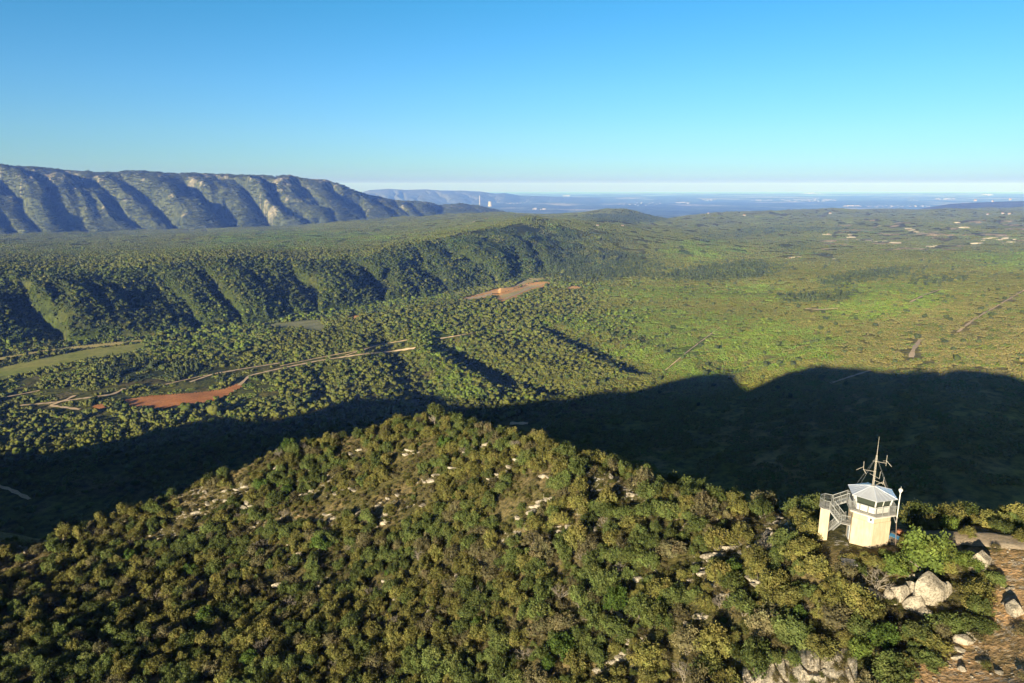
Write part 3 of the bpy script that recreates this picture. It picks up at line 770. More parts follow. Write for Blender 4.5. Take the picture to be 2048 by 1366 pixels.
rot = np.stack([np.zeros(len(b)), np.zeros(len(b)), rng.random(len(b)) * 6.28], 1)
idx = np.where(pine, NB + rng.integers(0, NP_, len(b)), rng.integers(0, NB, len(b)))
b[:, 2] -= .25
print("valley trees", len(b))
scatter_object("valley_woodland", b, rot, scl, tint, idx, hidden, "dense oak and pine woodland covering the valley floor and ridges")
OUTC = [(1700, 476), (1715, 480), (1735, 482), (1752, 484), (1770, 483), (1788, 486), (1668, 519), (1580, 518), (1590, 516), (1655, 470), (1818, 458), (1826, 461), (1834, 464), (1842, 466), (1905, 440), (1915, 446), (1922, 452), (1930, 456),
        (1870, 492), (1880, 490), (1862, 494), (1950, 488), (1965, 482), (1975, 478), (1990, 476), (2000, 480), (2012, 477), (2030, 479), (2042, 476), (2010, 487), (2020, 485), (1960, 487), (1700, 470), (1340, 560)]
# shrub patches: fine ones on the near right slopes, coarse ones far away
def align(nrm, spin):
    out = np.empty((len(nrm), 3))
    for i in range(len(nrm)):
        nx, ny, nz = nrm[i]
        M = Vector((nx, ny, nz)).to_track_quat('Z', 'Y').to_matrix() @ Matrix.Rotation(spin[i], 3, 'Z')
        out[i] = M.to_euler()
    return out
dn1 = np.where((cyd > 450) & (cyd < 1500), 1 / 95., np.where((cyd >= 1500) & (cyd < 2300), 1 / 190., 0)) * np.clip(.25 + .75 * garr, 0, 1)
dn1 = np.where((T[:-1, None] < 1.75), dn1 * .5, dn1)
b1, n1, _ = sample(dn1); m, px, py = open_mask(b1)
for pts, wd in track_w: 
    for sh in (0, 3.5, 7, 10.5): m &= dist_poly(b1[:, 0] + dS[0] * sh, b1[:, 1] + dS[1] * sh, pts) > wd * .5 + 5.5 - sh * .2
b1, n1, px, py = b1[m], n1[m], px[m], py[m]
i1 = rng.integers(0, 4, len(b1)); s1 = np.where(b1[:, 1] > 1500, 1.35, 1.0) * (.8 + .4 * rng.random(len(b1)))
dn2 = np.where(cyd >= 1900, 1 / 1500., 0) * (1 + 0 * cyd)
b2, n2, _ = sample(dn2); m, px2, py2 = open_mask(b2); b2, n2, px2, py2 = b2[m], n2[m], px2[m], py2[m]
i2 = 4 + rng.integers(0, 3, len(b2)); s2 = .75 + .5 * rng.random(len(b2))
B = np.concatenate([b1, b2]); NN = np.concatenate([n1, n2]); PXa = np.concatenate([px, px2]); PYa = np.concatenate([py, py2])
tn = fbm(B[:, 0] / 160., B[:, 1] / 160., 8, 4); r4 = rng.random((len(B), 4)); r4[:, 0] = .12 + .75 * r4[:, 0]
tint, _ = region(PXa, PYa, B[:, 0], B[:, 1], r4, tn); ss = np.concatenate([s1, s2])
hs = np.where(np.arange(len(B)) < len(b1), 1, .9)
print("patches", len(b1), len(b2))
scatter_object("valley_shrubland", B, align(NN, rng.random(len(B)) * 6.28), np.stack([ss, ss, ss * hs], 1), tint * 1.05, np.concatenate([i1, i2]), hidden2, "low olive-brown shrubland spread over the sunlit valley slopes")

nm = len(MTN_PTS); print("mountain patches", nm)
sm = (.55 + .5 * rng.random(nm))
scatter_object("mountain_scrub", MTN_PTS, np.stack([rng.normal(size=nm) * .15, rng.normal(size=nm) * .15, rng.random(nm) * 6.28], 1), np.stack([sm, sm, sm * 1.1], 1), np.array([.070, .085, .036]) * (.8 + .4 * rng.random((nm, 1))), 4 + rng.integers(0, 3, nm), hidden2, "dark scrub and trees covering the flanks of the long mountain")
# ------------------------------------------------------------------ near hill vegetation
def leafy_crown(seed, nl=26, leaf=.075, per=190, tall=1.0, loose=.0):
    """unit crown (radius about 1) made of leaf sprays gathered in lobes, around plain core blobs in a slightly darker leaf tint"""
    r = np.random.default_rng(seed); V, Fc, C = [], [], []; n = 0
    lobes = []
    for i in range(nl):
        a = i * 2.4 + r.random() * .8; el = r.random() ** .8
        d = (.2 + .62 * math.sqrt(r.random())) * (1 - .5 * el)
        lobes.append((math.cos(a) * d, math.sin(a) * d, tall * (.28 + .75 * el * (.75 + .4 * r.random())), .13 + .17 * r.random()))
    for li, (lx, ly, lz, lr) in enumerate(lobes):
        sh = .72 + .6 * r.random()
        hue = np.array([1 + .18 * (r.random() - .5), 1 + .12 * (r.random() - .5), 1])
        cl = max(6, int(per / 12))
        dirs = r.normal(size=(cl, 3)); dirs /= np.linalg.norm(dirs, axis=1)[:, None]
        for c in dirs:
            cc = np.array([lx, ly, lz]) + c * lr * np.array([1, 1, .85]) * (.8 + .35 * r.random())
            if cc[2] < .04: cc[2] = .04 + .1 * r.random()
            m = 12
            pos = cc + r.normal(size=(m, 3)) * np.array([1, 1, 1.35]) * (.052 + loose)
            nr = c + r.normal(size=(m, 3)) * .55; nr /= np.linalg.norm(nr, axis=1)[:, None]
            t1 = np.cross(nr, r.normal(size=(m, 3))); t1 /= np.linalg.norm(t1, axis=1)[:, None] + 1e-6; t2 = np.cross(nr, t1)
            sz = leaf * (.6 + .8 * r.random((m, 1)))
            q4 = np.stack([pos - t1 * sz * .5, pos + t2 * sz * .38, pos + t1 * sz * .6, pos - t2 * sz * .38], 1)
            V.append(q4.reshape(-1, 3)); Fc.append(np.arange(m * 4).reshape(m, 4) + n); n += m * 4
            tw = sh * (.75 + .5 * r.random())
            C.append(np.repeat(tw * hue * (.85 + .3 * r.random((m, 1))), 4, 0))
    V = np.concatenate(V); Fc = np.concatenate(Fc); C = np.concatenate(C)
    # cores as quads made from triangles' centroids are overkill: add small blobs as degenerate quads
    core = []
    for (lx, ly, lz, lr) in lobes: core.append(blob(ICO1, (lx * .8, ly * .8, lz * .82), lr * .62, seed + int(lr * 900), .5, 1.0))
    cV, cF = join(core); cV[:, 2] = np.maximum(cV[:, 2], .02)
    return V, Fc, C, cV, cF

def crown_mesh(seed, **kw):
    V, Fc, C, cV, cF = leafy_crown(seed, **kw)
    n = len(V)
    me = bpy.data.meshes.new("crown")
    allV = np.concatenate([V, cV]); 
    me.vertices.add(len(allV)); me.vertices.foreach_set("co", allV.astype(np.float32).ravel())
    loops = np.concatenate([Fc.ravel(), (cF + n).ravel()]).astype(np.int32)
    me.loops.add(len(loops)); me.loops.foreach_set("vertex_index", loops)
    starts = np.concatenate([np.arange(len(Fc)) * 4, len(Fc) * 4 + np.arange(len(cF)) * 3]).astype(np.int32)
    me.polygons.add(len(starts)); me.polygons.foreach_set("loop_start", starts); me.update(calc_edges=True)
    a = me.color_attributes.new("Col", 'FLOAT_COLOR', 'POINT'); c = np.ones((len(allV), 4), np.float32); c[:n, :3] = C; c[n:, :3] = .8
    a.data.foreach_set("color", c.ravel()); me.materials.append(M_LEAF); return me

def tube(p, q, r0, r1, n=5):
    p = np.array(p, float); q = np.array(q, float); d = q - p; d /= np.linalg.norm(d) + 1e-9
    a = np.cross(d, [0, 0, 1] if abs(d[2]) < .9 else [1, 0, 0]); a /= np.linalg.norm(a); b_ = np.cross(d, a)
    an = np.arange(n) / n * 2 * math.pi; ring = np.cos(an)[:, None] * a + np.sin(an)[:, None] * b_
    V = np.concatenate([p + ring * r0, q + ring * r1]); i = np.arange(n); j = (i + 1) % n
    Fc = np.stack([i, j, j + n, i + n], 1); return V, Fc

def trunk_mesh(seed, mat, dead=False):
    r = np.random.default_rng(seed); parts = []
    def grow(p, d, L, rad, lev):
        q = p + d * L; parts.append(tube(p, q, rad, rad * .65, 5))
        if lev == 0: return
        for k in range(2 + (r.random() < .5)):
            nd = d + r.normal(size=3) * (.55 if dead else .45); nd[2] = abs(nd[2]) * .7 + .15; nd /= np.linalg.norm(nd)
            grow(q, nd, L * (.62 + .25 * r.random()), rad * .62, lev - 1)
    for k in range(3 if not dead else 4):
        a = r.random() * 6.28; d = np.array([math.cos(a) * .45, math.sin(a) * .45, 1]); d /= np.linalg.norm(d)
        grow(np.array([0, 0, -.15]), d, .36, .045 if dead else .05, 4 if dead else 2)
    V, Fc = join(parts); return mesh_np("trunk", V, Fc, mat)

CROWNS = [crown_mesh(300 + i, nl=22 + 2 * (i % 5)) for i in range(8)]
TRUNKS = [trunk_mesh(400 + i, M_BARK) for i in range(3)]
DEADS = [trunk_mesh(430 + i, M_DEAD, True) for i in range(4)]
SPARSE = [crown_mesh(500 + i, nl=20, per=80, loose=.03, leaf=.065) for i in range(3)]
LIGHTC = [crown_mesh(540 + i, nl=28, per=200, leaf=.085, tall=1.15) for i in range(2)]
hidden3 = bpy.data.collections.new("prototypes_near")
for i, me in enumerate(CROWNS + SPARSE):
    hidden3.objects.link(bpy.data.objects.new("c%02d" % i, me))

# keep-outs in world space
TW = f_ground(1738, 1093)                 # ground under the tower front
class Grid:
    def __init__(s, c): s.c = c; s.d = {}
    def ok(s, x, y, r, k=.62):
        ix, iy = int(x // s.c), int(y // s.c)
        for a in range(ix - 1, ix + 2):
            for b_ in range(iy - 1, iy + 2):
                for (X, Y, R_) in s.d.get((a, b_), ()):
                    if (X - x) ** 2 + (Y - y) ** 2 < ((R_ + r) * k) ** 2: return False
        return True
    def add(s, x, y, r): s.d.setdefault((int(x // s.c), int(y // s.c)), []).append((x, y, r))
CLEAR = [DIRT, TRACK, [(1640, 1000), (1800, 1000), (1800, 1104), (1640, 1118)], [(1480, 1350), (1560, 1335), (1690, 1325), (1730, 1366), (1700, 1700), (1400, 1700)],
         [(1760, 1180), (1900, 1165), (1905, 1235), (1800, 1262), (1750, 1240)], [(1470, 1045), (1590, 1022), (1600, 1050), (1520, 1075)]] + [STONY[0]]
# named large bushes: (px, py of ground, radius, kind)
NAMED = [(1850, 1150, 3.4, 'bright', 1.25), (1790, 1148, 2.3, 'bright', .9), (1915, 1125, 1.5, 'bright', .9), (1940, 1140, 1.7, 'bright2', .8), (872, 850, 3.3, 'tree', .85), (1463, 1150, 1.6, 'vivid', 1), (1765, 1300, 1.9, 'vivid', 1),
         (1720, 1310, 1.7, 'bright', .9), (1570, 1100, 2.3, 'oak', 1.0), (1630, 1148, 2.1, 'oak', .9), (1700, 1126, 1.2, 'oak', .8), (1738, 1120, 1.1, 'oak', .8), (1772, 1116, 1.1, 'oak', .8),
         (1817, 1052, 1.1, 'oak', .8), (1860, 1056, 1.5, 'oak', .9), (1895, 1056, 1.5, 'bright', .9), (1935, 1072, 1.2, 'oak', .8), (2000, 1066, 1.7, 'oak', .8), (2042, 1078, 1.2, 'oak', .8),
         (1420, 1075, 1.5, 'oak', 1), (1560, 1080, 1.2, 'oak', .8), (1260, 975, 1.7, 'oak', .8), (1340, 990, 2.2, 'oak', .7), (1120, 950, 2.3, 'oak', 1.1), (1215, 1010, 2.2, 'oak', 1.1), (1860, 1330, 1.5, 'oak', .7), (1780, 1360, 2.6, 'oak', .8),
         (1950, 1200, 2.2, 'oak', .8), (1900, 1260, 2.0, 'oak', .7), (1990, 1165, 1.3, 'oak', .8), (1960, 1260, 1.8, 'oak', .6), (1830, 1280, 2.2, 'oak', .7), (1870, 1300, 1.7, 'oak', .7)]
G_ = Grid(6.5)
RPATCH = [(540, 938), (470, 978), (430, 1003), (400, 1025), (250, 1045), (105, 1082), (640, 1062), (655, 1035), (600, 1112), (570, 1140), (520, 1050), (500, 1012), (700, 978), (780, 1002),
          (850, 962), (890, 942), (560, 1092), (300, 1258), (200, 1292), (1020, 932), (1000, 950), (1090, 998), (1110, 945), (720, 903), (1280, 1292), (1230, 1322), (1060, 1022), (1500, 1095), (1440, 1110), (1400, 1150),
          (1340, 1060), (1290, 1150), (330, 1075), (820, 905), (950, 900), (1405, 1240), (1120, 1060), (770, 1050), (620, 985), (1490, 1180), (440, 1130)]
RP = [f_ground(*p) for p in RPATCH]
RSLAB = []
for p in RP:
    for k in range(int(rng.integers(3, 6))):
        a_r = rng.uniform(-2.6, 2.6); b_r = rng.uniform(-.9, .9); RSLAB.append((p[0] + a_r, p[1] + b_r - a_r * .12, rng.uniform(.35, .95)))
    for k in (-2.2, -.7, .8, 2.3): G_.add(p[0] + k, p[1] - 1.0, 1.1)
items = []     # (x,y,z,radius,height factor,kind)
for px_, py_, r_, k_, h_ in NAMED:
    p = f_ground(px_, py_); items.append((p[0], p[1], p[2], r_, h_, k_, px_, py_)); G_.add(p[0], p[1], r_)
xs = rng.uniform(-185, 95, 60000); ys = rng.uniform(38, 225, 60000)
zs = f_height(xs, ys); ppx, ppy, ppz = proj(xs, ys, zs)
dn_n = fbm(xs / 11., ys / 11., 88, 4); uu = xs * pS[0] + ys * pS[1]; aa = xs * dS[0] + ys * dS[1]; back = aa - np.interp(uu, CU, CA)
ok = (ppx > -90) & (ppx < 2140) & (ppy < 1600) & (back < 22) & (ppz > 30)
rr = .5 + 1.8 * rng.random(60000) ** 1.7
rr = np.where(ppx > 1050, rr * 1.12, rr)
ok &= ~((ppx > 1740) & (ppy > 1366))
for c in CLEAR: ok &= ~in_poly(ppx, ppy, c) & ~in_poly(ppx, ppy - 10, c)
thin = (ppx < 1100) & (ppy > 850) & (ppy < 1180) & (dn_n < -.12)
ok &= ~(thin & (rng.random(60000) < .93)) & (dn_n > -.5)
order = np.argsort(-rr)
for i in order:
    if not ok[i]: continue
    if G_.ok(xs[i], ys[i], rr[i], .50):
        G_.add(xs[i], ys[i], rr[i]); t = rng.random()
        k_ = 'dead' if t < .03 else ('sparse' if t < .10 else ('vivid' if t < .114 else 'oak'))
        items.append((xs[i], ys[i], zs[i], rr[i], (.8 + .5 * rng.random()) * (1.15 if rr[i] < 1.2 else .92), k_, ppx[i], ppy[i]))
print("near bushes", len(items))
def tint_near(k_, x, y):
    n = float(fbm(np.array([x / 20.]), np.array([y / 20.]), 9, 3)[0]); t = rng.random()
    ol = np.array([.172, .163, .046]); gr = np.array([.115, .142, .040]); br = np.array([.160, .142, .068]); dk = np.array([.092, .110, .030])
    if k_ in ('bright', 'bright2'): return np.array([.145, .190, .040]) * (.9 + .2 * t)
    if k_ == 'vivid': return np.array([.10, .155, .03]) * (.8 + .3 * t)
    if k_ == 'tree': return np.array([.12, .14, .04])
    if k_ == 'sparse': return br * (.7 + .5 * t)
    c = ol if t + n * .6 < .42 else (gr if t < .88 else (dk if t < .94 else br)); return c * (.84 + .5 * rng.random())

def size_px(it): return it[3] / math.hypot(it[0], it[1])
vis_items = [it for it in items if it[5] != 'dead' and -20 < it[6] < 2068 and it[7] < 1400]
vis_items.sort(key=lambda it: -size_px(it) * (1 if it[5] in ('oak', 'sparse') else 9))
individual = vis_items[:300]; ids = set(id(i) for i in individual)
rest = [it for it in items if it[5] != 'dead' and id(it) not in ids]
SKYL = [(0, 1103), (240, 1015), (420, 945), (560, 890), (740, 850), (870, 825), (1000, 865), (1150, 915), (1350, 975), (1600, 1030), (2048, 1070)]
def where(px, py):
    up = np.interp(px, [p[0] for p in SKYL], [p[1] for p in SKYL])
    v = "along the crest line" if py < up + 75 else ("near the bottom edge" if py > 1235 else "midway down the slope")
    if px > 1640: h = "beside the tower" if v[0] == "a" else "below the tower"
    elif px > 1380: h = "just left of the tower"
    elif px > 1080: h = "right of the summit"
    elif px > 700: h = "under the summit"
    elif px > 350: h = "left of the summit"
    else: h = "at the far left end"
    return v + " " + h
def shade_word(c):
    return "dark green" if c[1] < .105 else ("brownish" if c[0] > c[1] * 1.08 and c[2] > .045 and c[0] < .15 else ("yellowish olive" if c[0] > c[1] else "mid green"))
for it in individual:
    x, y, z, r_, h_, k_, a, b_ = it
    vivid = k_ in ('bright', 'bright2', 'vivid')
    tall = k_ == 'tree'
    if vivid: lab, grp, nm, cat = "bright green bush " + where(a, b_), "bright green bushes " + where(a, b_), "green_bush", "bush"
    elif tall: lab, grp, nm, cat = "tall loose tree standing on the summit of the near hill", None, "summit_tree", "tree"
    elif k_ == 'sparse': lab, grp, nm, cat = "thin brownish half-bare shrub " + where(a, b_), "thin shrubs " + where(a, b_), "bare_shrub", "shrub"
    else: lab, grp, nm, cat = "olive holm oak bush " + where(a, b_), "holm oak bushes " + where(a, b_), "holm_oak_bush", "bush"
    tn_ = tint_near(k_, x, y)
    if nm == "holm_oak_bush":
        sw = ("large " if r_ > 1.9 else ("small " if r_ < 1.2 else "")) + shade_word(tn_)
        lab = sw + " holm oak bush " + where(a, b_); grp = sw + " holm oak bushes " + where(a, b_)
    root = empty(nm, (x, y, z - .1), random.random() * 6.28, lab, cat, grp)
    cm = (LIGHTC[random.randrange(2)] if vivid or tall else (SPARSE[random.randrange(3)] if k_ == 'sparse' else CROWNS[random.randrange(8)]))
    c = link("crown", cm, root); ex_ = 1.0 if tall else random.uniform(.85, 1.3); c.scale = (r_ * (1 if tall else ex_), r_ * (.95 if tall else 1.05 / ex_), r_ * h_)
    if tall: c.location = (0, 0, 1.6)
    elif k_ == 'bright': c.location = (0, 0, -.22 * r_)
    c['tint'] = [float(v) for v in tn_]
    t = link("trunk", TRUNKS[random.randrange(3)], root); t.scale = (r_ * .9, r_ * .9, r_ * h_ * (1.0 if not tall else 2.2))
P_, R_, S_, T_, I_ = [], [], [], [], []
for it in rest:
    x, y, z, r_, h_, k_, a, b_ = it
    P_.append((x, y, z - .1)); R_.append((rng.normal() * .08, rng.normal() * .08, rng.random() * 6.28)); e_ = rng.uniform(.8, 1.3); S_.append((r_ * e_, r_ / e_, r_ * h_)); T_.append(tint_near(k_, x, y))
    I_.append(8 + rng.integers(0, 3) if k_ == 'sparse' else rng.integers(0, 8))
# low undergrowth between the bushes
n_u = 34000
xu = rng.uniform(-185, 95, n_u); yu = rng.uniform(38, 225, n_u); zu = f_height(xu, yu); pxu, pyu, pzu = proj(xu, yu, zu)
bku = xu * dS[0] + yu * dS[1] - np.interp(xu * pS[0] + yu * pS[1], CU, CA)
oku = (pxu > -80) & (pxu < 2130) & (pyu < 1470) & (bku < 14)
inTR = in_poly(pxu, pyu, TRACK) | in_poly(pxu, pyu, CLEAR[2]); inD = in_poly(pxu, pyu, DIRT)
oku &= ~inTR & ~(inD & (rng.random(n_u) < .93))
for i in np.nonzero(oku)[0]:
    s_ = .35 + .75 * rng.random() ** 1.5
    P_.append((xu[i], yu[i], zu[i] - .05)); R_.append((0, 0, rng.random() * 6.28)); S_.append((s_, s_, s_ * .7))
    T_.append(np.array([.17, .145, .065]) * (.6 + .6 * rng.random()) if rng.random() < .45 else np.array([.12, .125, .036]) * (.6 + .6 * rng.random())); I_.append(8 + rng.integers(0, 3))
print("near stuff", len(P_))
scatter_object("hillside_undergrowth", P_, R_, S_, T_, I_, hidden3, "low scrub and smaller bushes filling the near hillside between larger bushes")
dead_items = [it for it in items if it[5] == 'dead' and -20 < it[6] < 2068 and it[7] < 1400]
dead_items += [(*f_ground(a, b_), 1.5, 1, 'dead', a, b_) for a, b_ in [(1290, 1080), (1160, 1120), (960, 1190), (1070, 1230), (1440, 1215), (1680, 1255), (830, 1190), (500, 1320)]]
for it in dead_items:
    o = link("dead_shrub", DEADS[random.randrange(4)]); s_ = it[3] * 1.0; o.location = (it[0], it[1], it[2]); o.scale = (s_, s_, s_); o.rotation_euler = (0, 0, random.random() * 6.28)
    tag(o, "leafless dead shrub " + where(it[6], it[7]), "shrub", "bare dead shrubs " + where(it[6], it[7]))

# ------------------------------------------------------------------ rocks
def rock_mesh(seed, flat=.7, cuts=17):
    r = np.random.default_rng(seed); V, Fc = ICO3; V = V.copy()
    for i in range(cuts):                                  # chip flat facets
        n = r.normal(size=3); n /= np.linalg.norm(n); d = .42 + .36 * r.random()
        k = V @ n - d; V = V - np.where(k > 0, k, 0)[:, None] * n * .92
    V = V * (1 + .10 * fbm(V[:, 0] * 3 + seed, V[:, 1] * 3 + V[:, 2] * 2, seed, 3)[:, None]) * np.array([1, .8, flat])
    return mesh_np("rock", V, Fc, M_ROCK, smooth=False)
ROCKS = [rock_mesh(600 + i, .5 + .12 * (i % 4)) for i in range(7)]
BIG = [(1958, 1135, 1.9, 1.15, "large pale angular boulder below the gravel track"), (1985, 1152, 1.1, .7, "small pale rock touching the big boulder under the track"),
       (1800, 1195, 1.3, .9, "pale rounded boulder at left end of the outcrop"), (1832, 1212, 1.2, 1.0, "pale upright boulder in the middle of the outcrop"), (1822, 1182, 1.2, .8, "upper boulder of the outcrop beneath the bright bushes"),
       (1865, 1200, 1.9, 1.3, "broad pale boulder at right of the outcrop"), (1788, 1205, .8, .8, "narrow boulder at the far left edge of the outcrop"), (1888, 1188, 1.0, 1.2, "curved pale slab leaning at right end of outcrop"),
       (2030, 1225, 1.6, .8, "flat pale boulder near the right edge of the dirt slope"), (2015, 1205, 1.0, .6, "small pale block above the flat boulder on dirt slope"),
       (1930, 1285, 1.25, .6, "elongated grey rock in a cluster of three on the slope"), (1943, 1275, 1.0, .5, "upper slab in a cluster of three rocks on the slope"), (1915, 1300, .9, .7, "lowest grey block in a cluster of three rocks"),
       (1962, 1325, .7, .5, "grey stone lying alone on orange dirt"), (1925, 1340, .6, .7, "upright grey stone at the bottom of orange dirt"),
       (1905, 1250, .8, .5, "pale stone half buried in grass below the outcrop"), (2000, 1345, .7, .5, "grey stone near the lower edge of the orange dirt"), (1475, 1152, .7, .5, "small pale rock left of the vivid green bush"),
       (1220, 955, 1.8, .6, "long pale slab on the crest left of the tower"), (1240, 970, 1.2, .6, "pale slab just below the crest slab"), (1172, 987, 1.4, .9, "rounded white boulder on the middle crest"), (1250, 980, 1.0, .6, "small pale block beside the crest slabs"),
       (1530, 1040, 1.1, .6, "pale block in the crest outcrop left of tower"), (1552, 1046, 1.1, .6, "second pale block of the crest outcrop left of tower"), (1588, 1034, 1.1, .7, "rightmost pale boulder of the crest outcrop left of tower"),
       (1515, 1050, 1.0, .5, "leftmost block of the crest outcrop left of tower"), (1540, 1058, .9, .5, "lower block of the crest outcrop left of tower"), (1545, 1072, 1.0, 1.0, "upright pale rock under the crest outcrop"),
       (1775, 1192, .9, .8, "leftmost low pale block of the outcrop below bright bushes"), (1848, 1226, 1.0, .8, "lower front block of the pale outcrop"), (1880, 1214, .9, .8, "lower right block of the pale outcrop"), (1858, 1180, 1.1, .8, "rear block of the pale outcrop under the bushes"),
       (1738, 1238, 1.0, .7, "pale rock between outcrop and the vivid green bush"), (1728, 1262, 1.1, .8, "cracked pale rock above the ledge right of the cliff"), (1505, 1160, 1.2, .5, "flat pale ledge left of the tower slope"), (1640, 1080, .6, .6, "pale rock at the foot of the stair wall"),
       (1470, 1300, 1.1, .7, "pale rock left of the big cliff"), (1600, 1270, 1.1, .5, "pale slab just above the big cliff"), (792, 843, 1.6, .6, "white rock showing just left of the summit tree"), (652, 1065, 1.3, .8, "white boulder among bushes on the middle hillside"), (568, 1150, 1.2, .6, "white rock low on the left-middle hillside")]
for a, b_, s_, h_, lab in BIG:
    s_ *= .6 if b_ < 1100 else (1.12 if a < 1900 and b_ < 1230 else .85)
    p = f_ground(a, b_); o = link("limestone_boulder", ROCKS[random.randrange(7)], loc=(p[0], p[1], p[2] + s_ * h_ * .15)); o.scale = (s_, s_, s_ * h_ * 1.5); o.rotation_euler = (random.uniform(-.2, .2), random.uniform(-.2, .2), random.random() * 6.28)
    tag(o, lab, "boulder")
for a, b_ in OUTC[:-1]:
    p = v_ground(a, b_); k = p[1] / 3800.; s_ = random.uniform(10, 19) * k
    o = link("rock_outcrop", ROCKS[random.randrange(7)], loc=(p[0], p[1], p[2] + s_ * .05)); o.scale = (s_ * random.uniform(1.2, 2.6), s_, s_ * random.uniform(.5, .8)); o.rotation_euler = (random.uniform(0, .4), 0, random.uniform(-.5, .5))
    tag(o, "small pale ochre rock outcrop in the far scrubland at right", "outcrop", "ochre outcrops on the far slopes")
# cliff of layered pale limestone at the lower edge
def cliff(name, pxs, top, bot, label, bulge=1.0):
    cols = 150; rows = 44;  a0 = np.linspace(0, 1, cols); G = np.zeros((rows, cols, 3))
    for i, t in enumerate(a0):
        px_ = pxs[0] + (pxs[1] - pxs[0]) * t; pt_ = np.interp(t, [0, .3, .7, 1], top); pb = np.interp(t, [0, .3, .7, 1], bot)
        A_ = f_ground(px_, pt_); B_ = f_ground(px_, pb)
        for j in range(rows):
            s_ = j / (rows - 1); p = B_ * (1 - s_) + A_ * s_
            up = math.sin(math.pi * s_ ** 1.9) ** .75 * bulge if s_ < 1 else 0
            n = float(fbm(np.array([t * 14.]), np.array([s_ * 2.]), 99, 4)[0]); cr = abs(float(fbm(np.array([t * 9. + s_ * 1.3]), np.array([s_ * .7]), 45, 2)[0]))
            bq = float(_h(np.array([math.floor(t * 19 + .6 * n + s_ * .8)]), np.array([math.floor(s_ * 5 + .8 * n)]), 5)[0]); bq2 = float(_h(np.array([math.floor(t * 47 - s_ + n)]), np.array([math.floor(s_ * 13 + n)]), 6)[0])
            n4 = float(fbm(np.array([t * 60.]), np.array([s_ * 16.]), 12, 3)[0]); edge = .75 + .35 * float(fbm(np.array([t * 11.]), np.array([.5]), 33, 3)[0]) * 2
            up *= edge
            off = up * (.8 + .5 * n + .38 * bq + .16 * bq2 + .10 * n4) - (0.9 * up * max(0, .10 - cr) / .10) + .12 * math.sin(s_ * 22 + 3 * t)
            out = np.array([-.35, -.75, .55]) * off
            G[j, i] = p + out
    tag(link(name, mesh_np(name, G.reshape(-1, 3), grid_faces(rows, cols), M_ROCK, smooth=False)), label, "cliff")
cliff("limestone_cliff", (1485, 1712), (1335, 1305, 1288, 1300), (1420, 1420, 1420, 1400), "pale layered limestone cliff at the bottom edge below the tower", 1.3)
cliff("limestone_ledge", (1712, 1800), (1300, 1275, 1262, 1255), (1330, 1315, 1300, 1275), "narrow pale rock ledge rising right of the big cliff", .6)
# scattered stones: the larger ones each its own, small rubble as stuff
nr = 900; xr = rng.uniform(-170, 90, nr * 8); yr = rng.uniform(45, 200, nr * 8); zr = f_height(xr, yr); a_, b_, _ = proj(xr, yr, zr)
rk = fbm(xr / 14., yr / 9., 61, 4); bk = xr * dS[0] + yr * dS[1] - np.interp(xr * pS[0] + yr * pS[1], CU, CA)
okr = (a_ > 0) & (a_ < 2048) & (b_ < 1366) & (bk < 3) & ((rk > .12) | in_poly(a_, b_, DIRT) | in_poly(a_, b_, STONY[0]) | in_poly(a_, b_, STONY[1]) | in_poly(a_, b_, STONY[2]) | in_poly(a_, b_, STONY[3])) & ~in_poly(a_, b_, TRACK)
cand = np.nonzero(okr)[0][:1700]; sz = .22 + .75 * rng.random(len(cand)) ** 3
sz = np.where(in_poly(a_[cand], b_[cand], DIRT), sz * .45, sz)
od = np.argsort(-sz / np.hypot(xr[cand], yr[cand])); ind = cand[od[:100]]; szi = sz[od[:100]]
for x_, y_, s_ in RSLAB:
    z_ = float(f_height(np.array([x_]), np.array([y_]))[0]); a0, b0, _ = proj(x_, y_, z_)
    o = link("limestone_rock", ROCKS[random.randrange(7)], loc=(x_, y_, z_ + s_ * .1)); o.scale = (s_ * random.uniform(1.2, 2.2), s_, s_ * .75)
    o.rotation_euler = (random.uniform(.1, .5), random.uniform(-.2, .2), random.uniform(-.5, .3))
    tag(o, "pale limestone rock " + where(a0, b0), "rock", "pale rocks " + where(a0, b0))
for i, s_ in zip(ind, szi):
    o = link("limestone_rock", ROCKS[random.randrange(7)], loc=(xr[i], yr[i], zr[i] + s_ * .12)); s_ *= 1.15; o.scale = (s_ * random.uniform(.9, 1.6), s_, s_ * .8)
    o.rotation_euler = (random.uniform(-.3, .3), random.uniform(-.3, .3), random.random() * 6.28)
    tag(o, "pale limestone rock " + where(a_[i], b_[i]), "rock", "pale rocks " + where(a_[i], b_[i]))
hidden4 = bpy.data.collections.new("prototypes_stone")
for i, me in enumerate(ROCKS): hidden4.objects.link(bpy.data.objects.new("d%02d" % i, me))
ri = cand[od[100:]]; rs = sz[od[100:]]
# fine rubble on the dirt slope
xx = rng.uniform(20, 75, 6500); yy2 = rng.uniform(40, 90, 6500); zz2 = f_height(xx, yy2); c1, c2, _ = proj(xx, yy2, zz2); mm = in_poly(c1, c2, DIRT)
RX = np.concatenate([xr[ri], xx[mm]]); RY = np.concatenate([yr[ri], yy2[mm]]); RZ = np.concatenate([zr[ri], zz2[mm]]); RS = np.concatenate([rs * .9, .05 + .16 * rng.random(mm.sum()) ** 3])
n5 = len(RX)
scatter_object("rubble", np.stack([RX, RY, RZ], 1), rng.random((n5, 3)) * np.array([.6, .6, 6.28]), np.stack([RS * 1.2, RS, RS * .7], 1), np.ones((n5, 3)), rng.integers(0, 7, n5), hidden4, "loose pale stones strewn over the dirt slope and hillside")

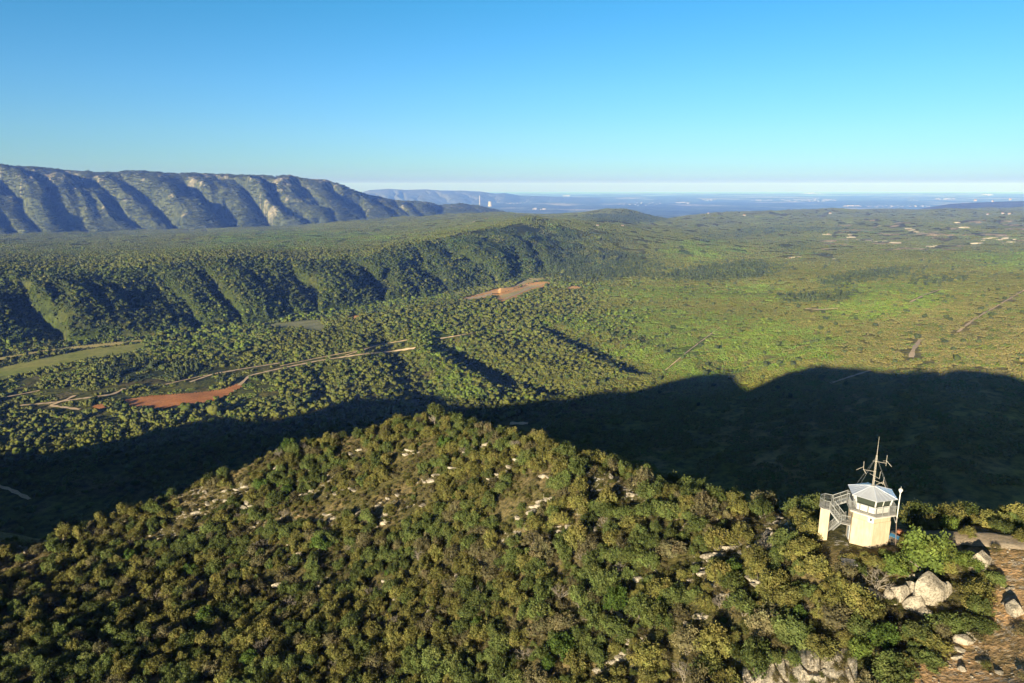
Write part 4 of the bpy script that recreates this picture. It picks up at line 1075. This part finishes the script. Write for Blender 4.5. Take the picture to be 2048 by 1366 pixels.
# gravel track past the tower
M_TRACK = ground_mat("gravel_track", (.40, .31, .22), (.52, .42, .30), .8)
def f_strip(name, pts, wid, mat, lift):
    P = np.array([f_ground(*p)[:2] for p in pts]); P = np.vstack([P, P[-1] + (P[-1] - P[-2]) / np.linalg.norm(P[-1] - P[-2]) * 25]); t = np.linspace(0, 1, len(P)); tt_ = np.linspace(0, 1, 60)
    W = np.stack([np.interp(tt_, t, P[:, 0]), np.interp(tt_, t, P[:, 1])], 1)
    for _ in range(6): W[1:-1] = (W[:-2] + W[1:-1] * 2 + W[2:]) / 4
    Tn = np.gradient(W, axis=0); Tn /= np.linalg.norm(Tn, axis=1)[:, None]; Nn = np.stack([-Tn[:, 1], Tn[:, 0]], 1); rows = []
    for s_ in np.linspace(-1, 1, 9):
        wv = wid / 2 * s_ * (1 + .06 * np.sin(np.arange(60) * .9 + s_)); p = W + Nn * wv[:, None]
        z = f_height(p[:, 0], p[:, 1]) + lift * (1 - abs(s_) ** 6 * 1.2); rows.append(np.column_stack([p, z]))
    tag(link(name, mesh_np(name, np.stack(rows, 1).reshape(-1, 3), grid_faces(60, 9), mat)), kind='structure')
f_strip("gravel_road", [(1770, 1074), (1850, 1072), (1940, 1074), (2040, 1084)], 3.8, M_TRACK, .16)

# ------------------------------------------------------------------ lookout tower
def render_mat():
    m, nt, b = new_mat("cream_render"); tc = N(nt, "ShaderNodeTexCoord"); mp = N(nt, "ShaderNodeMapping"); mp.inputs['Scale'].default_value = (3, 3, .35)
    nt.links.new(tc.outputs['Object'], mp.inputs[0]); n1 = noise_n(nt, 1.6, 5, .6, mp.outputs[0]); n2 = noise_n(nt, .9, 4, .6, tc.outputs['Object'])
    r1 = ramp(nt, n1.outputs[0], [(.3, (.80, .78, .74)), (.62, (1.03, 1.02, 1.0))]); r2 = ramp(nt, n2.outputs[0], [(.3, (.55, .44, .295)), (.7, (.63, .515, .36))])
    nt.links.new(mixc(nt, r2.outputs[0], r1.outputs[0], 1.0, 'MULTIPLY'), b.inputs['Base Color']); bump(nt, b, n1.outputs[0], .2, .02); return m
M_WALL = render_mat()
M_WHITE = simple_mat("white_paint", (.78, .76, .68), .5, 0, .05, 2, .3)
M_ROOF = simple_mat("roof_sheet", (.80, .83, .87), .3, .45, .05, 1.5, .5)
M_STEEL = simple_mat("galvanised_steel", (.46, .46, .43), .45, .5, .1, 4, .5)
M_RUST = simple_mat("rusty_steel", (.30, .12, .06), .8, .1, .3, 3)
M_POLE = simple_mat("brown_steel", (.26, .19, .14), .7)
M_DARK = simple_mat("dark_interior", (.035, .038, .035), .8)
M_CONC = simple_mat("grey_concrete", (.34, .32, .29), .9, 0, .15, 2)
M_DOOR = simple_mat("grey_door", (.42, .45, .47), .5)
M_BLUE = simple_mat("blue_plastic", (.07, .24, .42), .5)
mg, ntg, bgl = new_mat("window_glass"); bgl.inputs['Base Color'].default_value = (.05, .06, .045, 1); bgl.inputs['Roughness'].default_value = .06
bgl.inputs['Specular IOR Level'].default_value = .6; M_GLASS = mg
# standing seams on the roof sheets come from real ribs below

class MB:
    def __init__(s): s.p = []
    def box(s, c, d, rz=0, rx=0):
        V = np.array([[x, y, z] for x in (-.5, .5) for y in (-.5, .5) for z in (-.5, .5)]) * np.array(d, float)
        if rx: V = V @ np.array(Matrix.Rotation(rx, 3, 'X')).T
        V = V @ np.array(Matrix.Rotation(rz, 3, 'Z')).T + np.array(c, float)
        s.p.append((V, np.array([[0, 1, 3, 2], [4, 6, 7, 5], [0, 4, 5, 1], [2, 3, 7, 6], [0, 2, 6, 4], [1, 5, 7, 3]]))); return s
    def bar(s, p, q, r, n=6, r1=None):
        V, Fc = tube(p, q, r, r if r1 is None else r1, n); s.p.append((V, Fc))
        return s
    def prism(s, poly0, z0, poly1, z1, caps=True):
        n = len(poly0); V = np.array([[x, y, z0] for x, y in poly0] + [[x, y, z1] for x, y in poly1] + [[np.mean([a for a, b in poly0]), np.mean([b for a, b in poly0]), z0], [np.mean([a for a, b in poly1]), np.mean([b for a, b in poly1]), z1]], float)
        Fc = [[i, (i + 1) % n, (i + 1) % n + n, i + n] for i in range(n)]
        if caps:
            for i in range(n): Fc.append([(i + 1) % n, i, 2 * n, 2 * n]); Fc.append([i + n, (i + 1) % n + n, 2 * n + 1, 2 * n + 1])
        s.p.append((V, np.array(Fc))); return s
    def quadp(s, a, b, c, d, th=.03):
        a, b, c, d = [np.array(v, float) for v in (a, b, c, d)]; n = np.cross(b - a, d - a); n /= np.linalg.norm(n) + 1e-9
        V = np.array([a, b, c, d, a - n * th, b - n * th, c - n * th, d - n * th])
        s.p.append((V, np.array([[0, 1, 2, 3], [7, 6, 5, 4], [0, 4, 5, 1], [1, 5, 6, 2], [2, 6, 7, 3], [3, 7, 4, 0]]))); return s
    def build(s, name, mat, parent=None, label=None):
        Vs, Fs, n = [], [], 0
        for V, Fc in s.p: Vs.append(V); Fs.extend([[*dict.fromkeys(int(i) + n for i in f)] for f in Fc]); n += len(V)
        me = bpy.data.meshes.new(name); me.from_pydata(np.concatenate(Vs).tolist(), [], Fs); me.update(); me.materials.append(mat)
        o = link(name, me, parent)
        if label: o['label'] = label
        return o

az_t = math.atan2(TW[0], TW[1]); away = np.array([math.sin(az_t), math.cos(az_t)])
tx, ty = TW[0] + away[0] * 2.1 - .45, TW[1] + away[1] * 2.1; tz = TW[2] - .05
tower = empty("lookout_tower", (tx, ty, tz), -az_t, "cream hexagonal fire lookout tower with white roof, glazed cabin and outside stairs", "tower")
def hexa(Rr, off=14): return [(Rr * math.sin(R(off + 60 * k)), -Rr * math.cos(R(off + 60 * k))) for k in range(6)]
MB().prism(hexa(2.30), -2.5, hexa(2.30), 4.12).build("wall", M_WALL, tower)
MB().prism(hexa(2.38), -2.6, hexa(2.38), 3.25).build("base_wall", M_WALL, tower)
dk = MB().prism(hexa(2.80), 4.12, hexa(2.80), 4.27).build("balcony_floor", M_CONC, tower)
lw = MB().prism(hexa(1.98), 4.27, hexa(2.02), 5.02).build("cabin_wall", M_WHITE, tower)
MB().prism(hexa(1.72), 4.9, hexa(1.9), 6.1).build("cabin_interior", M_DARK, tower)
h0, h1 = hexa(2.05), hexa(2.30)
for k in range(6):
    a, b = np.array(h0[k]), np.array(h0[(k + 1) % 6]); c, d = np.array(h1[(k + 1) % 6]), np.array(h1[k]); z0, z1 = 5.02, 6.14
    fr = MB(); fr.bar((*a, z0 - .05), (*d, z1), .075, 4); fr.bar((*a, z0), (*b, z0), .06, 4); fr.bar((*d, z1 - .05), (*c, z1 - .05), .055, 4)
    if k in (0, 2, 4): fr.bar((*((a + b) / 2), z0), (*((c + d) / 2), z1), .035, 4)
    f = fr.build("window", M_WHITE, tower)
    s_ = .985
    MB().quadp((*(a * s_), z0), (*(b * s_), z0), (*(c * s_), z1), (*(d * s_), z1), .01).build("window_pane", M_GLASS, f)
rf = MB().prism(hexa(2.78), 6.13, hexa(2.78), 6.17, False).prism(hexa(2.78), 6.17, hexa(.16), 7.0).prism(hexa(2.7), 6.10, hexa(2.7), 6.13).build("roof", M_ROOF, tower)
rb_ = MB()
for k in range(6):
    a, b = np.array(hexa(2.78)[k]), np.array(hexa(2.78)[(k + 1) % 6])
    rb_.bar((*a, 6.19), (*(a * .06), 7.02), .03, 4)
    for t in (.25, .5, .75):
        m = a + (b - a) * t; rb_.bar((*m, 6.18), (*(m * .18 / np.linalg.norm(m) * 1.0), 6.99), .012, 4)
rb_.build("roof_seams", M_ROOF, rf)
MB().prism(hexa(.30), 6.93, hexa(.24), 7.06).build("roof_cap", M_CONC, rf)
def rail(mb, p, q, h=1.05, gap=.13, mid=True):
    p, q = np.array(p, float), np.array(q, float); L = np.linalg.norm(q - p); up = np.array([0, 0, h])
    mb.bar(p + up, q + up, .032, 5); mb.bar(p + up * .5, q + up * .5, .014, 4); mb.bar(p + up * .1, q + up * .1, .018, 4)
    n = max(1, round(L / 1.0))
    for i in range(n + 1): mb.bar(p + (q - p) * i / n, p + (q - p) * i / n + up, .03, 4)
    n = max(1, int(L / gap))
    for i in range(n): v = p + (q - p) * (i + .5) / n; mb.bar(v + up * .1, v + up, .011, 4)
rl = MB(); hd = hexa(2.74)
for k in range(6):
    a, b = hd[k], hd[(k + 1) % 6]
    if k == 4: continue
    rail(rl, (*a, 4.27), (*b, 4.27))
a, b = np.array(hd[4]), np.array(hd[5]); m_ = a + (b - a) * .45
rail(rl, (*m_, 4.27), (*b, 4.27))
rl.build("balcony_railing", M_STEEL, tower)
MB().prism([(x * 1.0, y) for x, y in hexa(2.83)], 4.06, hexa(2.83), 4.115, False).build("balcony_edge", M_WHITE, tower)
# little window with pale surround, on the front
fa, fb = np.array(hexa(2.30)[5]), np.array(hexa(2.30)[0]); m0 = fa + (fb - fa) * .86; dr = (fb - fa) / np.linalg.norm(fb - fa); nn_ = np.array([dr[1], -dr[0]])
ang = math.atan2(dr[1], dr[0])
wf = MB().box((*(m0 + nn_ * .03), 3.58), (.62, .08, .66), ang).build("window_surround", M_WHITE, tower)
MB().box((*(m0 + nn_ * .08), 3.62), (.2, .03, .34), ang).build("window_pane", M_DARK, wf)
# door on the left face
fa, fb = np.array(hexa(2.38)[4]), np.array(hexa(2.38)[5]); m0 = fa + (fb - fa) * .55; dr = (fb - fa) / np.linalg.norm(fb - fa); nn_ = np.array([dr[1], -dr[0]]); ang = math.atan2(dr[1], dr[0])
dd_ = MB().box((*(m0 + nn_ * .03), 1.02), (.9, .08, 2.05), ang).build("door", M_DOOR, tower)
MB().box((*(m0 + nn_ * .09 + dr * .3), 1.0), (.04, .06, .14), ang).build("handle", M_STEEL, dd_)
# stair wall, landings and flights
MB().box((-4.75, -.1, .4), (1.05, 1.5, 5.7)).build("stair_wall", M_WALL, tower)
ld = MB(); ld.prism([(-5.3, -1.05), (-4.9, -1.3), (-4.15, -1.3), (-4.05, -.9), (-4.05, .9), (-5.2, .9), (-5.5, .4), (-5.5, -.6)], 3.25, [(-5.3, -1.05), (-4.9, -1.3), (-4.15, -1.3), (-4.05, -.9), (-4.05, .9), (-5.2, .9), (-5.5, .4), (-5.5, -.6)], 3.35)
ld.build("upper_landing", M_CONC, tower)
MB().box((-2.35, -1.75, 2.35), (1.0, 1.0, .09)).build("lower_landing", M_CONC, tower)
def flight(p, q, wid, n, name="stair_flight"):
    p, q = np.array(p, float), np.array(q, float); d = q - p; hd_ = d[:2] / np.linalg.norm(d[:2]); nm = np.array([-hd_[1], hd_[0]]); ang = math.atan2(hd_[1], hd_[0]); mb = MB(); L = np.linalg.norm(d[:2])
    for i in range(n): c = p + d * (i + .5) / n; mb.box((c[0], c[1], c[2] + .02), (L / n * .96, wid, .045), ang)
    for s in (-1, 1):
        o_ = np.array([*(nm * wid / 2 * s), -.08]); mb.bar(p + o_, q + o_, .07, 4)
    o = mb.build(name, M_STEEL, tower)
    r_ = MB()
    for s in (-1, 1): o_ = np.array([*(nm * (wid / 2 + .02) * s), 0]); rail(r_, p + o_, q + o_, 1.0)
    r_.build("handrail", M_STEEL, o)
flight((-4.05, -.95, 3.33), (-2.85, -1.75, 2.37), .8, 6)
flight((-4.15, .55, 3.33), (-2.45, 1.0, 4.24), .85, 6)
flight((-4.0, .1, .1), (-2.75, -1.0, 2.33), .75, 9)
rr_ = MB(); rail(rr_, (-5.45, .4, 3.35), (-5.45, -.6, 3.35)); rail(rr_, (-5.45, -.6, 3.35), (-4.9, -1.26, 3.35)); rail(rr_, (-4.9, -1.26, 3.35), (-4.15, -1.26, 3.35)); rail(rr_, (-5.45, .4, 3.35), (-5.1, .9, 3.35)); rail(rr_, (-5.1, .9, 3.35), (-4.1, .9, 3.35))
rail(rr_, (-2.85, -2.22, 2.4), (-1.88, -2.22, 2.4)); rail(rr_, (-1.88, -2.22, 2.4), (-1.88, -1.5, 2.4))
rr_.build("landing_railing", M_STEEL, tower)
MB().bar((2.3, .3, 4.1), (2.75, -.6, 3.2), .03, 5).build("balcony_brace", M_STEEL, tower)

def TL(x, y, z): return tuple(np.array([tx, ty, tz]) + np.array([x * math.cos(az_t) + y * math.sin(az_t), -x * math.sin(az_t) + y * math.cos(az_t), z]))
mast = empty("antenna_mast", TL(0, 0, 7.05), -az_t, "lattice radio mast with dipole antennas and stays on top of the lookout roof", "mast")
M_MAST = simple_mat("weathered_mast_steel", (.52, .47, .38), .5, .2, .1, 4)
lm = MB(); tri = [(math.cos(R(90 + 120 * k)) * .105, math.sin(R(90 + 120 * k)) * .105) for k in range(3)]
for k in range(3):
    lm.bar((*tri[k], 0), (*(np.array(tri[k]) * .7), 3.75), .018, 5)
    for i in range(12):
        z0, z1 = i * .3125, (i + 1) * .3125; lm.bar((*tri[k], z0), (*tri[(k + 1) % 3], z1), .010, 4); lm.bar((*tri[k], z1), (*tri[(k + 1) % 3], z1), .010, 4)
lm.build("lattice_mast", M_MAST, mast)
MB().bar((0, 0, 3.6), (0, 0, 6.1), .036, 6, .014).build("whip_rod", M_MAST, mast)
def antenna(base, tip, elems):
    m = MB(); m.bar(base, tip, .022, 5)
    for e in elems: m.bar(e[0], e[1], .021, 5)
    m.build("antenna", M_MAST, mast)
antenna((-.35, 0, 3.0), (1.05, 0, 3.0), [((1.05, 0, 2.65), (1.05, 0, 4.0)), ((1.05, 0, 3.3), (1.65, -.2, 2.75)), ((1.05, 0, 3.3), (.7, .3, 3.1))])
antenna((.15, 0, 1.72), (-1.2, 0, 1.72), [((-1.2, 0, 1.7), (-1.25, 0, 2.75)), ((-1.2, 0, 2.1), (-1.95, -.2, 1.6)), ((-1.2, 0, 1.75), (-.85, -.2, 1.3))])
antenna((-.5, .3, 1.25), (.55, -.4, 1.1), [((.55, -.4, 1.1), (.58, -.4, 2.0))])
antenna((0, 0, .65), (1.0, -.3, .5), [((1.0, -.3, .4), (1.03, -.3, 1.35)), ((1.0, -.3, .75), (.3, -.3, .25)), ((1.03, -.3, .75), (1.3, -.3, .1))])
for a in (20, 80, 140, 200, 260, 320)[::1]:
    if a in (80, 260): continue
    MB().bar((0, 0, 3.6), (1.95 * math.cos(R(a + 14)), 1.95 * math.sin(R(a + 14)), -.55), .009, 4).build("guy_wire", M_STEEL, mast)
pole = empty("weather_pole", TL(2.83, -.7, 3.2), -az_t, "slim white pole with a white cup shaped head at right edge of the balcony", "pole")
MB().bar((0, 0, 0), (.02, 0, 3.9), .055, 6).build("pole", M_WHITE, pole)
hp = MB(); hp.bar((.02, 0, 3.85), (.02, 0, 4.15), .1, 8, .24); hp.bar((.02, 0, 4.15), (.02, 0, 4.3), .24, 8, .17); hp.bar((.02, 0, 4.3), (.02, 0, 4.6), .015, 4); hp.build("sensor_head", M_WHITE, pole)
MB().box((.0, -.06, 2.1), (.16, .12, .22)).box((0, -.06, .3), (.14, .12, .2)).build("junction_box", M_STEEL, pole)
st = MB().bar((0, 0, -.3), (-.35, 0, 4.1), .035, 6).build("support_pole", M_POLE); st.location = TL(3.15, -1.2, -.1); st.rotation_euler = (0, 0, -az_t)
tag(st, "thin leaning rust-brown pole between the balcony corner and the ground", "pole")
# blue sheet and rusty scrap beside the tower
p = f_ground(1796, 1086)
bm_ = MB(); bm_.quadp((-1.0, -.3, .62), (.95, -.35, .15), (1.0, .35, .22), (-.9, .3, .72), .04); bm_.quadp((-1.0, -.3, .62), (-.9, .3, .72), (-.9, .35, .3), (-1.0, -.35, .2), .04)
o = bm_.build("blue_panel", M_BLUE); o.location = (p[0], p[1], p[2] + .25); o.rotation_euler = (0, 0, -az_t); tag(o, "tilted light blue sheet lying by the foot of the tower", "panel")
p = f_ground(1801, 1072); o = MB().prism([(-.7, -.4), (.6, -.5), (.75, .3), (-.5, .45)], 0, [(-.4, -.2), (.5, -.3), (.45, .2), (-.4, .25)], .75).build("scrap_heap", M_RUST); o.location = p; o.rotation_euler = (0, 0, -az_t)
tag(o, "rust-red scrap pile behind the blue sheet beside the tower", "scrap pile")
p = f_ground(1696, 1142); hut = empty("cistern", (p[0], p[1], p[2] - .3), -az_t + .3, "small grey concrete box with a flat slab roof among bushes below the tower", "cistern")
MB().box((0, 0, .6), (1.25, 1.1, 1.5)).build("wall", M_WALL, hut); MB().box((0, 0, 1.43), (1.5, 1.35, .12)).build("roof_slab", M_CONC, hut)

# ------------------------------------------------------------------ far industry and towns
M_PALE2 = simple_mat("pale_buildings", (.38, .35, .31), .8, 0, .06, .002)
M_TILE = simple_mat("roof_tiles", (.45, .22, .14), .8)
def plain_pt(px, py, z):
    a, b, c = ray(px, py); k = z / c; return np.array([a * k, b * k, z])
cc = plain_pt(959.5, 409.5, -545); Zc = proj(*cc)[2]
ch = MB()
ch.bar((0, 0, -40), (0, 0, 265), 16, 14, 10); ch = ch.build("power_station_chimney", M_PALE2); ch.location = cc; tag(ch, "tall pale power station chimney rising from the hazy plain", "chimney")
ct = plain_pt(980, 413, -545); m = MB(); prof = [(0, 62), (30, 54), (60, 46), (90, 42), (115, 43), (130, 46)]
for (z0, r0), (z1, r1) in zip(prof[:-1], prof[1:]):
    m.bar((0, 0, z0), (0, 0, z1), r0, 20, r1)
ct_o = m.build("cooling_tower", M_PALE2); ct_o.location = ct; tag(ct_o, "squat pale cooling tower right of the tall chimney", "cooling tower")
def town(name, pxs, pys, n, zz, size, label, seed):
    r = np.random.default_rng(seed); mb = MB()
    for i in range(n):
        px_ = r.uniform(*pxs); c0 = (pxs[0] + pxs[1]) / 2; wv = 1 - abs(px_ - c0) / (pxs[1] - pxs[0]) * 1.4
        py_ = (pys[0] + pys[1]) / 2 + (pys[1] - pys[0]) * (r.random() - .5) * max(.2, wv); p = plain_pt(px_, py_, zz)
        s = size * .7 * (.5 + r.random()); mb.box((p[0], p[1], zz + s * .1), (s * r.uniform(.8, 2.2), s, s * .45), r.random() * .5)
    o = mb.build(name, M_PALE2); tag(o, label, "town", kind='stuff')
TOWNS = [((910, 950), (402, 407), 26, 22000, 30), ((985, 1062), (400, 408), 40, 0, 28), ((1040, 1060), (401, 404), 14, 0, 60), ((1560, 1672), (396, 405), 80, 0, 32), ((1590, 1660), (398, 402), 40, 0, 36), ((1350, 1376), (404, 408), 14, 0, 45),
         ((1500, 1545), (399, 403), 20, 0, 40), ((1125, 1145), (391, 393), 12, 0, 90), ((1595, 1645), (386, 388), 18, 0, 120), ((1870, 1912), (397, 399), 22, 0, 60), ((1815, 1835), (400, 402), 8, 0, 40), ((1230, 1330), (404, 412), 22, 0, 35), ((1060, 1090), (416, 420), 10, 0, 40),
         ((1960, 1985), (389, 391), 12, 0, 110), ((1400, 1440), (399, 401), 10, 0, 50)]
for i, (a, b, n, _, s) in enumerate(TOWNS): town("distant_town", a, b, n, -560 if i != 8 and i != 7 else -575, s, "pale hazy buildings of a far town on the plain", 900 + i)
town("distant_town", (1680, 1860), (410, 415), 90, -330, 14, "white houses scattered behind the plateau at right", 950)
town("distant_town", (1690, 1722), (411, 413), 14, -330, 26, "white houses scattered behind the plateau at right", 951)
HOUSES = [(1334, 430), (1404, 428), (1417, 428), (1488, 432), (1660, 428), (1580, 518), (1656, 470), (1245, 453), (1195, 452), (2005, 428), (2018, 429), (1975, 430), (1950, 402), (1985, 404), (2020, 400), (1925, 409), (2040, 407)]
for i, (a, b) in enumerate(HOUSES):
    p = v_ground(a, b) if i < 12 else plain_pt(a, b, -11300 * ((b - 372) / 1400) - 20)
    k = p[1] / 5000; h = empty("farmhouse", (p[0], p[1], p[2]), random.random() * 1.0, "tiny pale house among the far wooded hills", "house", "tiny pale houses on far hills")
    s = 11 * max(k, .5)
    MB().box((0, 0, s * .3), (s * 1.6, s * .8, s * .8)).build("wall", M_PALE2, h)
    MB().prism([(-.85 * s, -.45 * s), (.85 * s, -.45 * s), (.85 * s, .45 * s), (-.85 * s, .45 * s)], s * .7, [(-.8 * s, -.02), (.8 * s, -.02), (.8 * s, .02), (-.8 * s, .02)], s * .95).build("roof", M_TILE, h)

# ------------------------------------------------------------------ the air
HZ_DENS = 5.2e-5
hm = bpy.data.materials.new("haze"); hm.use_nodes = True; n_ = hm.node_tree; n_.nodes.clear()
pv = n_.nodes.new("ShaderNodeVolumePrincipled"); pv.inputs['Density'].default_value = HZ_DENS
pv.inputs['Color'].default_value = (.13, .285, 1.0, 1); pv.inputs['Absorption Color'].default_value = (1, 1, 1, 1); pv.inputs['Anisotropy'].default_value = -0.16
oo = n_.nodes.new("ShaderNodeOutputMaterial"); n_.links.new(pv.outputs[0], oo.inputs['Volume'])
hb = MB().box((0, 33000, (260 - 1300) / 2), (190000, 80000, 1560)).build("haze", hm); tag(hb, "thin blue haze filling the air over the valley and plain", kind='stuff')
